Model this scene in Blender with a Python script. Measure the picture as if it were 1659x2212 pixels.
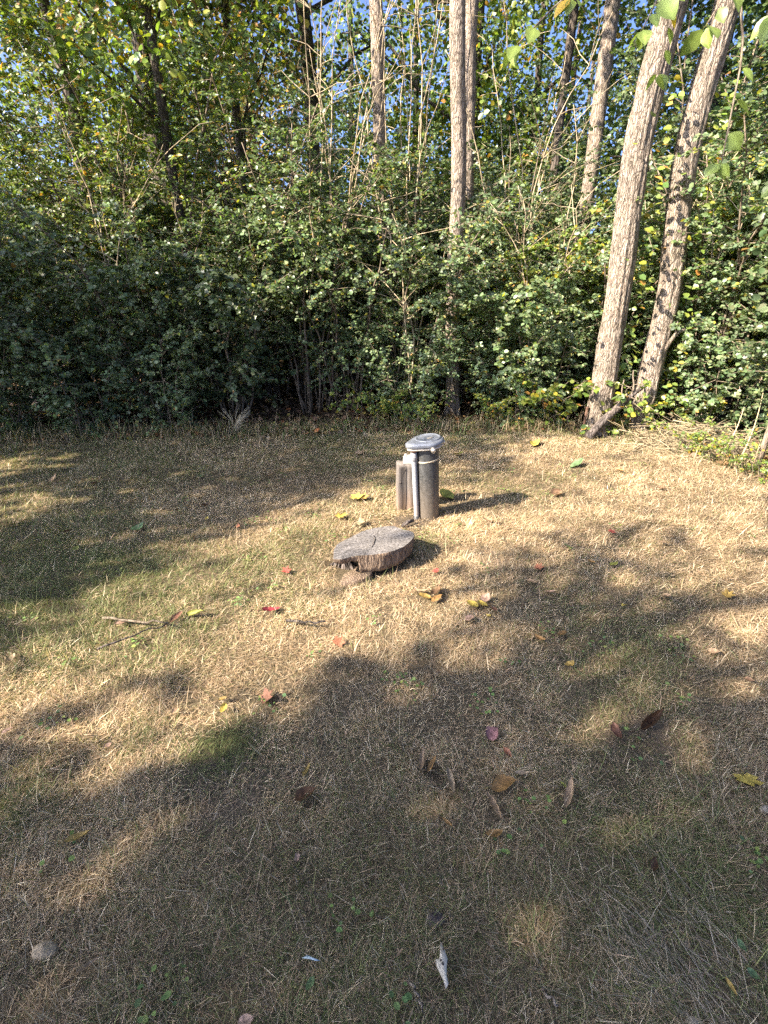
import bpy, math, random
import numpy as np
from mathutils import Vector, Matrix

for o in list(bpy.data.objects):
    bpy.data.objects.remove(o, do_unlink=True)
S = bpy.context.scene
COL = S.collection
R = math.radians

# ------------------------------------------------------------------ camera
CAM_H, PITCH, FPX = 1.6, R(23.7), 1100.0            # eye height, tilt below the horizon, focal length for a 1659 x 2212 frame
cam_d = bpy.data.cameras.new('camera'); cam = bpy.data.objects.new('camera', cam_d); COL.objects.link(cam)
cam.location = (0, 0, CAM_H); cam.rotation_euler = (R(90) - PITCH, 0, 0)
cam_d.sensor_fit = 'VERTICAL'; cam_d.sensor_height = 36.0; cam_d.lens = 36.0 * FPX / 2212.0
cam_d.clip_start = 0.02; cam_d.clip_end = 2000
S.camera = cam
# ------------------------------------------------------------------ sky, sun, exposure
SUN_EL = R(35.0); SUN_H = Vector((-0.902, -0.431, 0)).normalized()
SUN = Vector((SUN_H.x * math.cos(SUN_EL), SUN_H.y * math.cos(SUN_EL), math.sin(SUN_EL)))   # towards the sun
W = bpy.data.worlds.new('World'); S.world = W; W.use_nodes = True
wn = W.node_tree.nodes; wl = W.node_tree.links
sky = wn.new('ShaderNodeTexSky'); sky.sky_type = 'NISHITA'; sky.sun_disc = False
sky.sun_elevation = SUN_EL; sky.sun_rotation = math.atan2(SUN_H.x, SUN_H.y) % (2 * math.pi)
sky.air_density = 0.32; sky.dust_density = 3.2; sky.ozone_density = 10.0; sky.altitude = 0
wn['Background'].inputs[1].default_value = 0.15
wl.new(sky.outputs[0], wn['Background'].inputs[0])
sun_d = bpy.data.lights.new('sun', 'SUN'); sun_d.energy = 3.9; sun_d.angle = R(0.53); sun_d.color = (1.0, 0.98, 0.945)
sun = bpy.data.objects.new('sun', sun_d); COL.objects.link(sun)
sun.rotation_euler = (-SUN).to_track_quat('-Z', 'Y').to_euler(); sun.location = SUN * 40
S.view_settings.view_transform = 'Standard'; S.view_settings.look = 'None'
S.view_settings.exposure = 2.45; S.view_settings.gamma = 1.0
S.view_settings.use_white_balance = True; S.view_settings.white_balance_temperature = 7700; S.view_settings.white_balance_tint = 12   # camera set for open shade
S.cycles.max_bounces = 7; S.cycles.diffuse_bounces = 4; S.cycles.glossy_bounces = 2
S.cycles.transmission_bounces = 4; S.cycles.transparent_max_bounces = 4
S.cycles.use_denoising = False
S.cycles.sample_clamp_indirect = 4.0
S.cycles.caustics_reflective = False; S.cycles.caustics_refractive = False

# ------------------------------------------------------------------ helpers
CP, SP = math.cos(PITCH), math.sin(PITCH)
def ray(u, v):
    x = (u - 829.5) / FPX; y = (v - 1106) / FPX
    return x, CP - y * SP, -(SP + y * CP)            # right, forward, up
def G(u, v, z=0.0):                                  # place on a level plane of height z
    x, f, up = ray(u, v); t = (CAM_H - z) / -up
    return Vector((x * t, f * t, z))
def P(u, v, Y):                                      # place at ground distance Y
    x, f, up = ray(u, v); t = Y / f
    return Vector((x * t, Y, CAM_H + up * t))

def _hash(ix, iy, seed):
    h = (ix.astype(np.int64) * 374761393 + iy.astype(np.int64) * 668265263 + seed * 974634777) & 0x7fffffff
    h = ((h ^ (h >> 13)) * 1274126177) & 0x7fffffff
    return ((h ^ (h >> 16)) & 0xffff) / 65535.0
def vnoise(x, y, seed=0):
    x = np.asarray(x, float); y = np.asarray(y, float)
    ix = np.floor(x); iy = np.floor(y); fx = x - ix; fy = y - iy
    fx = fx * fx * (3 - 2 * fx); fy = fy * fy * (3 - 2 * fy)
    a = _hash(ix, iy, seed); b = _hash(ix + 1, iy, seed); c = _hash(ix, iy + 1, seed); d = _hash(ix + 1, iy + 1, seed)
    return (a * (1 - fx) + b * fx) * (1 - fy) + (c * (1 - fx) + d * fx) * fy
def fbm(x, y, seed=0, o=3):
    s = 0; a = 0.5; n = 0
    for i in range(o):
        s = s + a * vnoise(np.asarray(x) * 2 ** i, np.asarray(y) * 2 ** i, seed + i * 17); n += a; a *= 0.5
    return s / n

EDGE = [(-40, 3.6), (-8, 5.25), (-4.4, 5.62), (-1.8, 5.9), (0, 6.05), (2.4, 6.15), (2.95, 5.6), (3.35, 4.65), (4.2, 3.5), (6.5, 1.8), (40, -12)]
EX = np.array([e[0] for e in EDGE]); EY = np.array([e[1] for e in EDGE])
def edge_y(x): return np.interp(x, EX, EY)           # where mown lawn meets the wood
def gh(x, y):
    x = np.asarray(x, float); y = np.asarray(y, float)
    near = np.clip(1.4 - np.hypot(x, y - 4) / 30, 0, 1)
    h = (fbm(x * 0.9, y * 0.9, 3, 3) - 0.5) * 0.05 + (fbm(x * 5, y * 5, 9, 2) - 0.5) * 0.022
    w = np.clip((y - edge_y(x)) / 1.2, 0, 1)
    return (h + w * ((fbm(x * 1.7, y * 1.7, 31, 3) - 0.42) * 0.16)) * near
def ghf(x, y): return float(gh(np.array([x]), np.array([y]))[0])

def make_mesh(name, V, faces, mats=(), col=None, smooth=False, midx=None):
    V = np.asarray(V, np.float32).reshape(-1, 3)
    fl = [np.asarray(f, np.int32) for f in faces if len(f)]
    m = bpy.data.meshes.new(name)
    m.vertices.add(len(V)); m.vertices.foreach_set('co', V.ravel())
    nl = sum(f.size for f in fl); npoly = sum(len(f) for f in fl)
    m.loops.add(nl); m.loops.foreach_set('vertex_index', np.concatenate([f.ravel() for f in fl]))
    tot = np.concatenate([np.full(len(f), f.shape[1], np.int32) for f in fl])
    st = np.concatenate([[0], np.cumsum(tot)[:-1]]).astype(np.int32)
    m.polygons.add(npoly); m.polygons.foreach_set('loop_start', st); m.polygons.foreach_set('loop_total', tot)
    if smooth: m.polygons.foreach_set('use_smooth', np.ones(npoly, bool))
    for mt in mats: m.materials.append(mt)
    if midx is not None: m.polygons.foreach_set('material_index', np.asarray(midx, np.int32))
    if col is not None:
        at = m.attributes.new('col', 'FLOAT_COLOR', 'POINT')
        c = np.ones((len(V), 4), np.float32); c[:, :3] = col
        at.data.foreach_set('color', c.ravel())
    m.update(calc_edges=True); m.validate()
    return m
def obj(name, mesh, parent=None, loc=None):
    o = bpy.data.objects.new(name, mesh); COL.objects.link(o)
    if parent is not None: o.parent = parent
    if loc is not None: o.location = loc
    return o
def tag(o, label=None, cat=None, group=None, kind=None):
    if label: o['label'] = label
    if cat: o['category'] = cat
    if group: o['group'] = group
    if kind: o['kind'] = kind
    return o
def thing(name, label, cat, loc=(0, 0, 0), rz=0, group=None, scale=1):
    o = bpy.data.objects.new(name, None); COL.objects.link(o); o.empty_display_size = 0.1
    o.location = loc; o.rotation_euler = (0, 0, rz); o.scale = (scale,) * 3 if not hasattr(scale, '__len__') else scale
    return tag(o, label, cat, group)
def copy_tree(o, parent=None):
    c = o.copy(); COL.objects.link(c); c.parent = parent
    for ch in o.children: copy_tree(ch, c)
    return c

class MB:                                            # collects pieces of one mesh
    def __init__(s): s.V = []; s.F3 = []; s.F4 = []; s.C = []; s.n = 0
    def add(s, V, F4=None, F3=None, C=None):
        V = np.asarray(V, float).reshape(-1, 3)
        if F4 is not None and len(F4): s.F4.append(np.asarray(F4) + s.n)
        if F3 is not None and len(F3): s.F3.append(np.asarray(F3) + s.n)
        s.V.append(V); s.C.append(np.broadcast_to(np.asarray((1, 1, 1) if C is None else C, float), V.shape)); s.n += len(V)
    def tube(s, pts, rad, sides=6, C=None, cap=True):
        V, F, F3 = tube(pts, rad, sides, cap); s.add(V, F, F3, C)
    def mesh(s, name, mats, smooth=False):
        f = []
        if s.F4: f.append(np.concatenate(s.F4))
        if s.F3: f.append(np.concatenate(s.F3))
        return make_mesh(name, np.concatenate(s.V), f, mats, np.concatenate(s.C), smooth)
    def build(s, name, mat, parent=None, smooth=False):
        return obj(name, s.mesh(name, (mat,), smooth), parent)
def nrm(a): return a / np.maximum(np.linalg.norm(a, axis=-1, keepdims=True), 1e-9)
def tube(pts, rad, sides=6, cap=True):
    pts = np.asarray(pts, float); n = len(pts); rad = np.broadcast_to(np.asarray(rad, float), (n,))
    T = nrm(np.gradient(pts, axis=0))
    ref = np.array([1.0, 0, 0]) if abs(T[0][2]) > 0.7 else np.array([0, 0, 1.0])
    A = np.zeros_like(pts); a = ref
    for i in range(n):
        a = a - T[i] * np.dot(a, T[i]); a = a / max(np.linalg.norm(a), 1e-9); A[i] = a
    B = np.cross(T, A)
    th = np.arange(sides) * 2 * math.pi / sides
    V = pts[:, None, :] + rad[:, None, None] * (np.cos(th)[None, :, None] * A[:, None, :] + np.sin(th)[None, :, None] * B[:, None, :])
    V = V.reshape(-1, 3)
    i = np.arange(n - 1)[:, None] * sides; j = np.arange(sides)[None, :]; j2 = (j + 1) % sides
    F = np.stack([i + j, i + j2, i + sides + j2, i + sides + j], -1).reshape(-1, 4)
    F3 = []
    if cap:
        V = np.concatenate([V, pts[:1], pts[-1:]]); b = n * sides
        for k in range(sides):
            F3.append((b, (k + 1) % sides, k)); F3.append((b + 1, (n - 1) * sides + k, (n - 1) * sides + (k + 1) % sides))
    return V, F, np.array(F3) if F3 else None
def box(x0, x1, y0, y1, z0, z1):
    V = np.array([(x, y, z) for z in (z0, z1) for y in (y0, y1) for x in (x0, x1)], float)
    F = [(0, 2, 3, 1), (4, 5, 7, 6), (0, 1, 5, 4), (2, 6, 7, 3), (0, 4, 6, 2), (1, 3, 7, 5)]
    return V, F
ROUND = np.array([(0, 0, 0), (.28, .40, .05), (.70, .37, .03), (1, 0, -.10), (.70, -.37, .03), (.28, -.40, .05)])
LONG = np.array([(0, 0, 0), (.30, .24, .05), (.62, .22, .02), (1, 0, -.16), (.62, -.22, .02), (.30, -.24, .05)])
LEAF_F = np.array([(0, 1, 2, 3), (0, 3, 4, 5)])
def leaves(mb, pos, axis, norm, size, col, templ=ROUND):
    n = len(pos)
    a = nrm(axis); b = nrm(np.cross(norm, a)); c = np.cross(a, b)
    sz = np.broadcast_to(np.asarray(size, float), (n,))[:, None, None]
    V = pos[:, None, :] + sz * (templ[None, :, 0:1] * a[:, None, :] + templ[None, :, 1:2] * b[:, None, :] + templ[None, :, 2:3] * c[:, None, :])
    k = len(templ)
    F = (LEAF_F[None] + (np.arange(n) * k)[:, None, None]).reshape(-1, 4)
    mb.add(V.reshape(-1, 3), F, None, np.repeat(np.asarray(col), k, axis=0))
def pick(rng, n, palette):                           # palette: [(weight, rgb)], jittered per leaf
    w = np.array([p[0] for p in palette], float); c = np.array([p[1] for p in palette], float)
    i = rng.choice(len(w), n, p=w / w.sum())
    return c[i] * rng.uniform(.7, 1.35, (n, 1)) * rng.uniform(.9, 1.1, (n, 3))

# ------------------------------------------------------------------ materials
def mat(name):
    m = bpy.data.materials.new(name); m.use_nodes = True
    nt = m.node_tree; b = nt.nodes['Principled BSDF']; b.inputs['Specular IOR Level'].default_value = 0.3
    return m, nt, nt.nodes, nt.links, b
def N(nt, t, **kw):
    n = nt.nodes.new(t)
    for k, v in kw.items():
        if k in n.inputs: n.inputs[k].default_value = v
        else: setattr(n, k, v)
    return n
def ramp(nt, stops):
    r = nt.nodes.new('ShaderNodeValToRGB'); e = r.color_ramp.elements
    while len(e) < len(stops): e.new(0.5)
    for i, (p, c) in enumerate(stops): e[i].position = p; e[i].color = (*c, 1)
    return r
def leaf_mat(name, rough=0.4, trans=0.35, spec=0.5, var=0.25):
    m, nt, ns, L, b = mat(name)
    at = N(nt, 'ShaderNodeAttribute', attribute_name='col')
    oi = N(nt, 'ShaderNodeObjectInfo')
    mr = N(nt, 'ShaderNodeMapRange'); mr.inputs['To Min'].default_value = 1 - var; mr.inputs['To Max'].default_value = 1 + var
    L.new(oi.outputs['Random'], mr.inputs['Value'])
    hs = N(nt, 'ShaderNodeHueSaturation'); L.new(mr.outputs[0], hs.inputs['Value']); L.new(at.outputs['Color'], hs.inputs['Color'])
    L.new(hs.outputs[0], b.inputs['Base Color']); b.inputs['Roughness'].default_value = rough; b.inputs['Specular IOR Level'].default_value = spec
    if trans > 0:
        tr = N(nt, 'ShaderNodeBsdfTranslucent'); g = N(nt, 'ShaderNodeMix', data_type='RGBA', blend_type='MULTIPLY')
        g.inputs[0].default_value = 1.0; L.new(hs.outputs[0], g.inputs[6]); g.inputs[7].default_value = (1.5, 1.6, 0.7, 1)
        L.new(g.outputs[2], tr.inputs['Color'])
        mx = N(nt, 'ShaderNodeMixShader'); mx.inputs[0].default_value = trans
        L.new(b.outputs[0], mx.inputs[1]); L.new(tr.outputs[0], mx.inputs[2]); L.new(mx.outputs[0], ns['Material Output'].inputs['Surface'])
    return m
M_LEAF = leaf_mat('leaf')
M_FALLEN = leaf_mat('fallen_leaf', 0.6, 0.12, 0.25, 0.08)
M_GRASS = leaf_mat('grass_blade', 0.62, 0.22, 0.2, 0.0)
M_STRAW = leaf_mat('dry_stem', 0.7, 0.0, 0.2, 0.12)
def bark_mat(name, ridge, furrow, sc=(26, 26, 4.0), bump=0.9):
    m, nt, ns, L, b = mat(name)
    tc = N(nt, 'ShaderNodeTexCoord')
    nd = N(nt, 'ShaderNodeTexNoise', Scale=9.0, Detail=4.0); L.new(tc.outputs['Object'], nd.inputs['Vector'])
    wp = N(nt, 'ShaderNodeMix', data_type='VECTOR'); wp.inputs[0].default_value = 0.06; L.new(tc.outputs['Object'], wp.inputs[4]); L.new(nd.outputs['Color'], wp.inputs[5])
    mp = N(nt, 'ShaderNodeMapping'); mp.inputs['Scale'].default_value = sc; L.new(wp.outputs[1], mp.inputs[0])
    n1 = N(nt, 'ShaderNodeTexNoise', Scale=1.6, Detail=8.0, Roughness=0.72, Distortion=0.4); L.new(mp.outputs[0], n1.inputs['Vector'])
    vo = N(nt, 'ShaderNodeTexVoronoi', feature='DISTANCE_TO_EDGE', Scale=1.0); L.new(mp.outputs[0], vo.inputs['Vector'])
    rv = ramp(nt, [(0.0, (0, 0, 0)), (.10, (.55, .55, .55)), (.30, (1, 1, 1))]); L.new(vo.outputs['Distance'], rv.inputs[0])
    ml = N(nt, 'ShaderNodeMath', operation='MULTIPLY'); L.new(rv.outputs[0], ml.inputs[0]); L.new(n1.outputs['Fac'], ml.inputs[1])
    n2 = N(nt, 'ShaderNodeTexNoise', Scale=3.4, Detail=6.0, Roughness=0.65); L.new(tc.outputs['Object'], n2.inputs['Vector'])
    r = ramp(nt, [(.04, furrow), (.24, tuple(.6 * x + .4 * y for x, y in zip(ridge, furrow))), (.46, ridge), (.72, tuple(min(1, x * 1.35) for x in ridge))])
    L.new(ml.outputs[0], r.inputs[0])
    r2 = ramp(nt, [(.36, (.66, .67, .62)), (.5, (1, 1, 1)), (.66, (1.16, 1.12, 1.06))]); L.new(n2.outputs['Fac'], r2.inputs[0])
    mx = N(nt, 'ShaderNodeMix', data_type='RGBA', blend_type='MULTIPLY'); mx.inputs[0].default_value = 1
    L.new(r.outputs[0], mx.inputs[6]); L.new(r2.outputs[0], mx.inputs[7]); L.new(mx.outputs[2], b.inputs['Base Color'])
    b.inputs['Roughness'].default_value = 0.9; b.inputs['Specular IOR Level'].default_value = 0.15
    bp = N(nt, 'ShaderNodeBump', Strength=bump, Distance=0.02); L.new(ml.outputs[0], bp.inputs['Height']); L.new(bp.outputs[0], b.inputs['Normal'])
    return m
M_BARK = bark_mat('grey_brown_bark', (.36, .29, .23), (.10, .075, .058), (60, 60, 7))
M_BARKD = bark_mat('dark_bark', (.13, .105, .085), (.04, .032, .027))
M_BARKP = bark_mat('pale_bark', (.33, .268, .21), (.095, .072, .055), (56, 56, 7), 1.0)
M_TWIG = bark_mat('twig_bark', (.24, .19, .14), (.12, .09, .065), (30, 30, 8), 0.3)
M_LOG = bark_mat('weathered_log', (.14, .115, .10), (.04, .033, .028), (30, 30, 5), 0.8)

def ground_mat():
    m, nt, ns, L, b = mat('lawn_soil')
    geo = N(nt, 'ShaderNodeNewGeometry')
    at = N(nt, 'ShaderNodeAttribute', attribute_name='col')
    n1 = N(nt, 'ShaderNodeTexNoise', Scale=170.0, Detail=6.0, Roughness=0.75); L.new(geo.outputs['Position'], n1.inputs['Vector'])
    n2 = N(nt, 'ShaderNodeTexNoise', Scale=3.0, Detail=5.0); L.new(geo.outputs['Position'], n2.inputs['Vector'])
    r1 = ramp(nt, [(.36, (.32, .30, .28)), (.5, (.95, .95, .95)), (.66, (1.6, 1.52, 1.4))]); L.new(n1.outputs['Fac'], r1.inputs[0])
    r2 = ramp(nt, [(.3, (.75, .78, .75)), (.7, (1.2, 1.15, 1.1))]); L.new(n2.outputs['Fac'], r2.inputs[0])
    a = N(nt, 'ShaderNodeMix', data_type='RGBA', blend_type='MULTIPLY'); a.inputs[0].default_value = 1
    c = N(nt, 'ShaderNodeMix', data_type='RGBA', blend_type='MULTIPLY'); c.inputs[0].default_value = 1
    L.new(at.outputs['Color'], a.inputs[6]); L.new(r1.outputs[0], a.inputs[7]); L.new(a.outputs[2], c.inputs[6]); L.new(r2.outputs[0], c.inputs[7])
    L.new(c.outputs[2], b.inputs['Base Color']); b.inputs['Roughness'].default_value = 0.95; b.inputs['Specular IOR Level'].default_value = 0.1
    bp = N(nt, 'ShaderNodeBump', Strength=0.8, Distance=0.012); L.new(n1.outputs['Fac'], bp.inputs['Height']); L.new(bp.outputs[0], b.inputs['Normal'])
    return m
M_GROUND = ground_mat()

# ------------------------------------------------------------------ ground
def axis_coords(lo, hi, step, far):
    a = list(np.arange(lo, hi + 1e-6, step)); d = step; x = a[-1]
    while x < far: d *= 1.45; x += d; a.append(x)
    d = step; x = a[0]; pre = []
    while x > -far: d *= 1.45; x -= d; pre.append(x)
    return np.array(pre[::-1] + a)
gx = axis_coords(-6, 6.5, 0.07, 900); gy = axis_coords(-0.4, 9, 0.07, 900)
XX, YY = np.meshgrid(gx, gy); ZZ = gh(XX, YY)
nx, ny = len(gx), len(gy)
idx = np.arange(nx * ny).reshape(ny, nx)
GF = np.stack([idx[:-1, :-1], idx[:-1, 1:], idx[1:, 1:], idx[1:, :-1]], -1).reshape(-1, 4)
w = np.clip((YY - edge_y(XX) + (fbm(XX * 3, YY * 3, 5) - .5) * .5) / .35, 0, 1)[..., None]
thatch = np.array((.125, .098, .064)); litter = np.array((.115, .078, .05)); soil = np.array((.125, .098, .072))
gcol = thatch * (1 - w) + litter * w
for (u, v, r) in ((480, 1700, .16), (600, 1690, .12), (905, 1128, .13), (875, 1128, .12), (935, 1665, .05), (1360, 1600, .16), (1060, 1205, .13)):
    c = G(u, v); k = np.clip((1.5 - np.hypot(XX - c.x, YY - c.y) / r - 1.6 * np.abs(fbm(XX * 11, YY * 11, 88, 3) - .45)) * 1.6, 0, .85)[..., None]; gcol = gcol * (1 - k) + soil * (1.0 if v != 1205 else 1.8) * k
# burrow: a real pit in the turf
BUR = G(935, 1664)
ZZ = ZZ - 0.075 * np.exp(-((XX - BUR.x) / .045) ** 2 - ((YY - BUR.y) / .05) ** 2)
ground = obj('ground', make_mesh('ground', np.stack([XX, YY, ZZ], -1), [GF], (M_GROUND,), gcol.reshape(-1, 3), True))
tag(ground, kind='structure')
# ------------------------------------------------------------------ the wood
GREEN = [(5, (.115, .170, .062)), (3, (.080, .125, .050)), (2, (.170, .220, .080)), (.35, (.26, .24, .04)), (.12, (.34, .22, .05))]
SHRUB_MIX = [(5, (.132, .182, .085)), (3.5, (.090, .135, .066)), (2.6, (.195, .240, .115)), (.30, (.27, .25, .05)), (.10, (.34, .20, .06))]
YELLOWG = [(5, (.14, .19, .04)), (3, (.10, .155, .05)), (2, (.22, .25, .05)), (.8, (.36, .30, .04)), (.4, (.38, .2, .05))]
TANLEAF = [(3, (.10, .14, .035)), (2, (.30, .24, .11)), (1.5, (.22, .15, .07)), (.8, (.42, .2, .05))]

def arc(base, az, h, spread, rng, n=8, wob=.04):
    t = np.linspace(0, 1, n); d = np.array([math.cos(az), math.sin(az)])
    r = spread * (t ** 1.6)
    z = h * (t - .18 * t ** 3) / .82
    p = np.zeros((n, 3)); p[:, :2] = base[:2] + r[:, None] * d; p[:, 2] = base[2] + z
    w = np.cumsum(rng.normal(0, wob, (n, 3)), 0) * np.array([1, 1, .4]); w[0] = 0
    return p + w
def spray(mb, tw, tip, rng, nleaf, size, pal, templ, up=0.9):
    """leaves along one twig polyline"""
    n = nleaf; k = len(tip) - 1
    t = rng.uniform(.12, 1.0, n) * k; i = np.minimum(t.astype(int), k - 1); f = (t - i)[:, None]
    pos = tip[i] * (1 - f) + tip[i + 1] * f
    d = nrm(tip[-1] - tip[0]); side = nrm(np.cross(d, (0, 0, 1.0))) * np.where(rng.random(n) < .5, 1, -1)[:, None]
    ax = d * .5 + side * rng.uniform(.5, 1.1, (n, 1)) + rng.normal(0, .35, (n, 3)) + np.array([0, 0, -.15])
    nm = np.array([0, -.6, up]) + rng.normal(0, .5, (n, 3))
    leaves(mb, pos + rng.normal(0, .012, (n, 3)), ax, nm, size * rng.uniform(.65, 1.25, n), pick(rng, n, pal), templ)
def make_shrub(seed, h, spread, nstem, ntwig, nleaf, size, pal, low=.16, templ=ROUND, r0=.016):
    """mesh data of one shrub: its stems and its foliage"""
    rng = np.random.default_rng(seed); stems = []; fo = MB()
    for s in range(nstem):
        az = s * 2.399 + rng.uniform(-.5, .5); sp = spread * rng.uniform(.35, 1.0); hh = h * rng.uniform(.7, 1.05) * (1 - .18 * sp / spread)
        base = np.array([math.cos(az) * rng.uniform(.02, .22), math.sin(az) * rng.uniform(.02, .22), -.06])
        p = arc(base, az, hh, sp, rng, 9); st = MB()
        rad = np.linspace(r0 * rng.uniform(.8, 1.3), r0 * .28, 9); st.tube(p, rad, 5)
        for k in range(ntwig):
            t = low + (1 - low) * rng.random() ** .8; i = min(int(t * 8), 7); f = t * 8 - i
            q = p[i] * (1 - f) + p[i + 1] * f
            a2 = az + rng.normal(0, 1.35); ln = rng.uniform(.25, .75) * (1.15 - .45 * t) * (h / 3.0) ** .5
            dr = np.array([math.cos(a2), math.sin(a2), rng.uniform(-.25, .85)])
            tt = np.linspace(0, 1, 4)[:, None]
            tip = q + dr * ln * tt + np.array([0, 0, -.22]) * ln * tt ** 2 + rng.normal(0, .012, (4, 3)) * tt
            st.tube(tip, np.linspace(.0045, .0018, 4), 3, cap=False)
            spray(fo, None, tip, rng, nleaf, size, pal, templ)
        stems.append(st.mesh('stem', (M_TWIG,), True))
    return stems, fo.mesh('foliage', (M_LEAF,))
def place_shrub(data, name, label, x, y, rz, sc, group=None, cat='shrub'):
    t = thing(name, label, cat, (x, y, ghf(x, y)), math.sin(rz * 3.7) * .5, group, (sc * (1 if math.sin(rz * 7.3) > 0 else -1), sc, sc))
    for m in data[0]: obj('stem', m, t)
    tag(obj('foliage', data[1], t), kind='stuff')
    return t

SH = [make_shrub(11, 2.9, 1.15, 10, 38, 32, .042, SHRUB_MIX),
      make_shrub(12, 3.3, 1.25, 11, 38, 32, .040, SHRUB_MIX, .12),
      make_shrub(13, 2.6, 1.30, 10, 40, 32, .050, SHRUB_MIX, .10),
      make_shrub(14, 3.6, 1.10, 10, 40, 32, .040, GREEN, .34),
      make_shrub(15, 3.0, 1.35, 10, 38, 30, .054, YELLOWG, .15)]
ST = [make_shrub(31, 5.6, 1.5, 9, 46, 30, .058, GREEN, .20, LONG, .022), make_shrub(32, 6.2, 1.3, 8, 50, 30, .052, SHRUB_MIX, .25, ROUND, .022), make_shrub(33, 5.2, 1.7, 9, 46, 28, .062, YELLOWG, .2, LONG, .022)]
SHL = make_shrub(21, .75, .55, 7, 9, 12, .055, YELLOWG, .10, ROUND, .006)      # low plant
SHD = make_shrub(22, 1.5, .85, 9, 28, 26, .042, SHRUB_MIX, .05, ROUND, .009)   # knee-high dense shrub

front = [  # index, x, y, rz, scale, label
 (1, -5.2, 6.6, .3, 1.0, 'dark green shrub in deep shade below the leaning trunk at the wood edge'),
 (2, -4.05, 6.75, 1.7, 1.05, 'dark green shrub in deep shade, second along the wood edge from the leaning trunk'),
 (0, -3.0, 6.7, 2.9, 1.0, 'dark green shrub in deep shade, third along the wood edge from the leaning trunk'),
 (2, -2.05, 6.95, 4.4, 1.05, 'shaded green shrub beside the dead grass stalks at the lawn edge'),
 (3, -1.0, 7.15, .9, 1.0, 'tall shrub with bare slanting stems showing above the lawn edge'),
 (0, -.45, 7.15, 3.6, .95, 'sunlit green shrub in front of the single straight trunk'),
 (1, .38, 7.3, 5.2, .98, 'sunlit green shrub in front of the paired trunks'),
 (2, 1.72, 7.15, 2.2, 1.0, 'sunlit round-leaved shrub between the paired trunks and the rusty stake'),
 (4, 2.1, 7.6, 1.1, .9, 'yellow-green shrub behind the rusty stake'),
 (0, 3.0, 7.3, 4.9, 1.0, 'sunlit shrub showing between the two large leaning-log trunks'),
 (1, 4.1, 6.6, 3.3, 1.15, 'tall leafy shrub rising behind the brush pile'),
 (2, 4.75, 5.5, .4, 1.1, 'bushy round-leaved shrub overhanging the brush pile'),
 (4, 5.6, 6.6, 2.5, 1.25, 'tall yellowish shrub behind the shrub overhanging the brush pile'),
]
for (k, x, y, rz, sc, lb) in front: place_shrub(SH[k], 'shrub', lb, x, y, rz, sc, 'shrubs along the wood edge')
rng = np.random.default_rng(5)
k = 0
for row, (yy, xs, sc0) in enumerate(((8.5, np.arange(-6.2, 7.2, 1.25), 1.12), (10.2, np.arange(-8.5, 9, 1.6), 1.2), (12.6, np.arange(-10.5, 11.5, 2.0), 1.3))):
    for x in xs:
        k += 1
        place_shrub(SH[(k * 3 + row) % 5], 'understory_shrub', 'tangled understory shrub deep in the wood behind the edge shrubs', x + rng.uniform(-.4, .4), yy + rng.uniform(-.5, .5),
                    rng.uniform(0, 6.28), sc0 * rng.uniform(.88, 1.12) * (.86 if 1.2 < x / yy * 7 < 3.2 else 1), 'understory shrubs deep in the wood')

tall = [(2, -5.9, 7.8, 'tall leafy sapling thicket at the far shaded end'), (2, -4.4, 8.6, 'tall yellow-green thicket behind the deep shade'), (2, -3.2, 8.0, 'tall green thicket rising behind the third shaded shrub'), (0, -1.75, 8.1, 'tall green thicket behind the dead grass stalks'),
        (1, -.75, 8.8, 'tall thicket behind the bare slanting stems'), (2, .5, 9.6, 'thicket filling the gap between the single trunk and the paired trunks'), (1, 1.95, 8.4, 'tall sunlit thicket just past the paired trunks'), 
        (1, 4.2, 8.0, 'tall thicket behind the second thick trunk'), (0, 5.2, 7.4, 'tall thicket filling the corner behind the brush pile'), (2, 5.9, 5.6, 'tall yellowish thicket at the frame border beyond the sapling'), (1, 6.6, 8.6, 'tall thicket farthest into the corner of the wood')]
for i, (k, x, y, lb) in enumerate(tall): place_shrub(ST[k], 'tall_shrub', lb, x, y, i * 1.7, .62 if y > 9 else .72 if x == 1.95 or x == -.75 else .9 + .2 * ((i * 7) % 5) / 5, 'tall thickets behind the edge shrubs')
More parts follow.
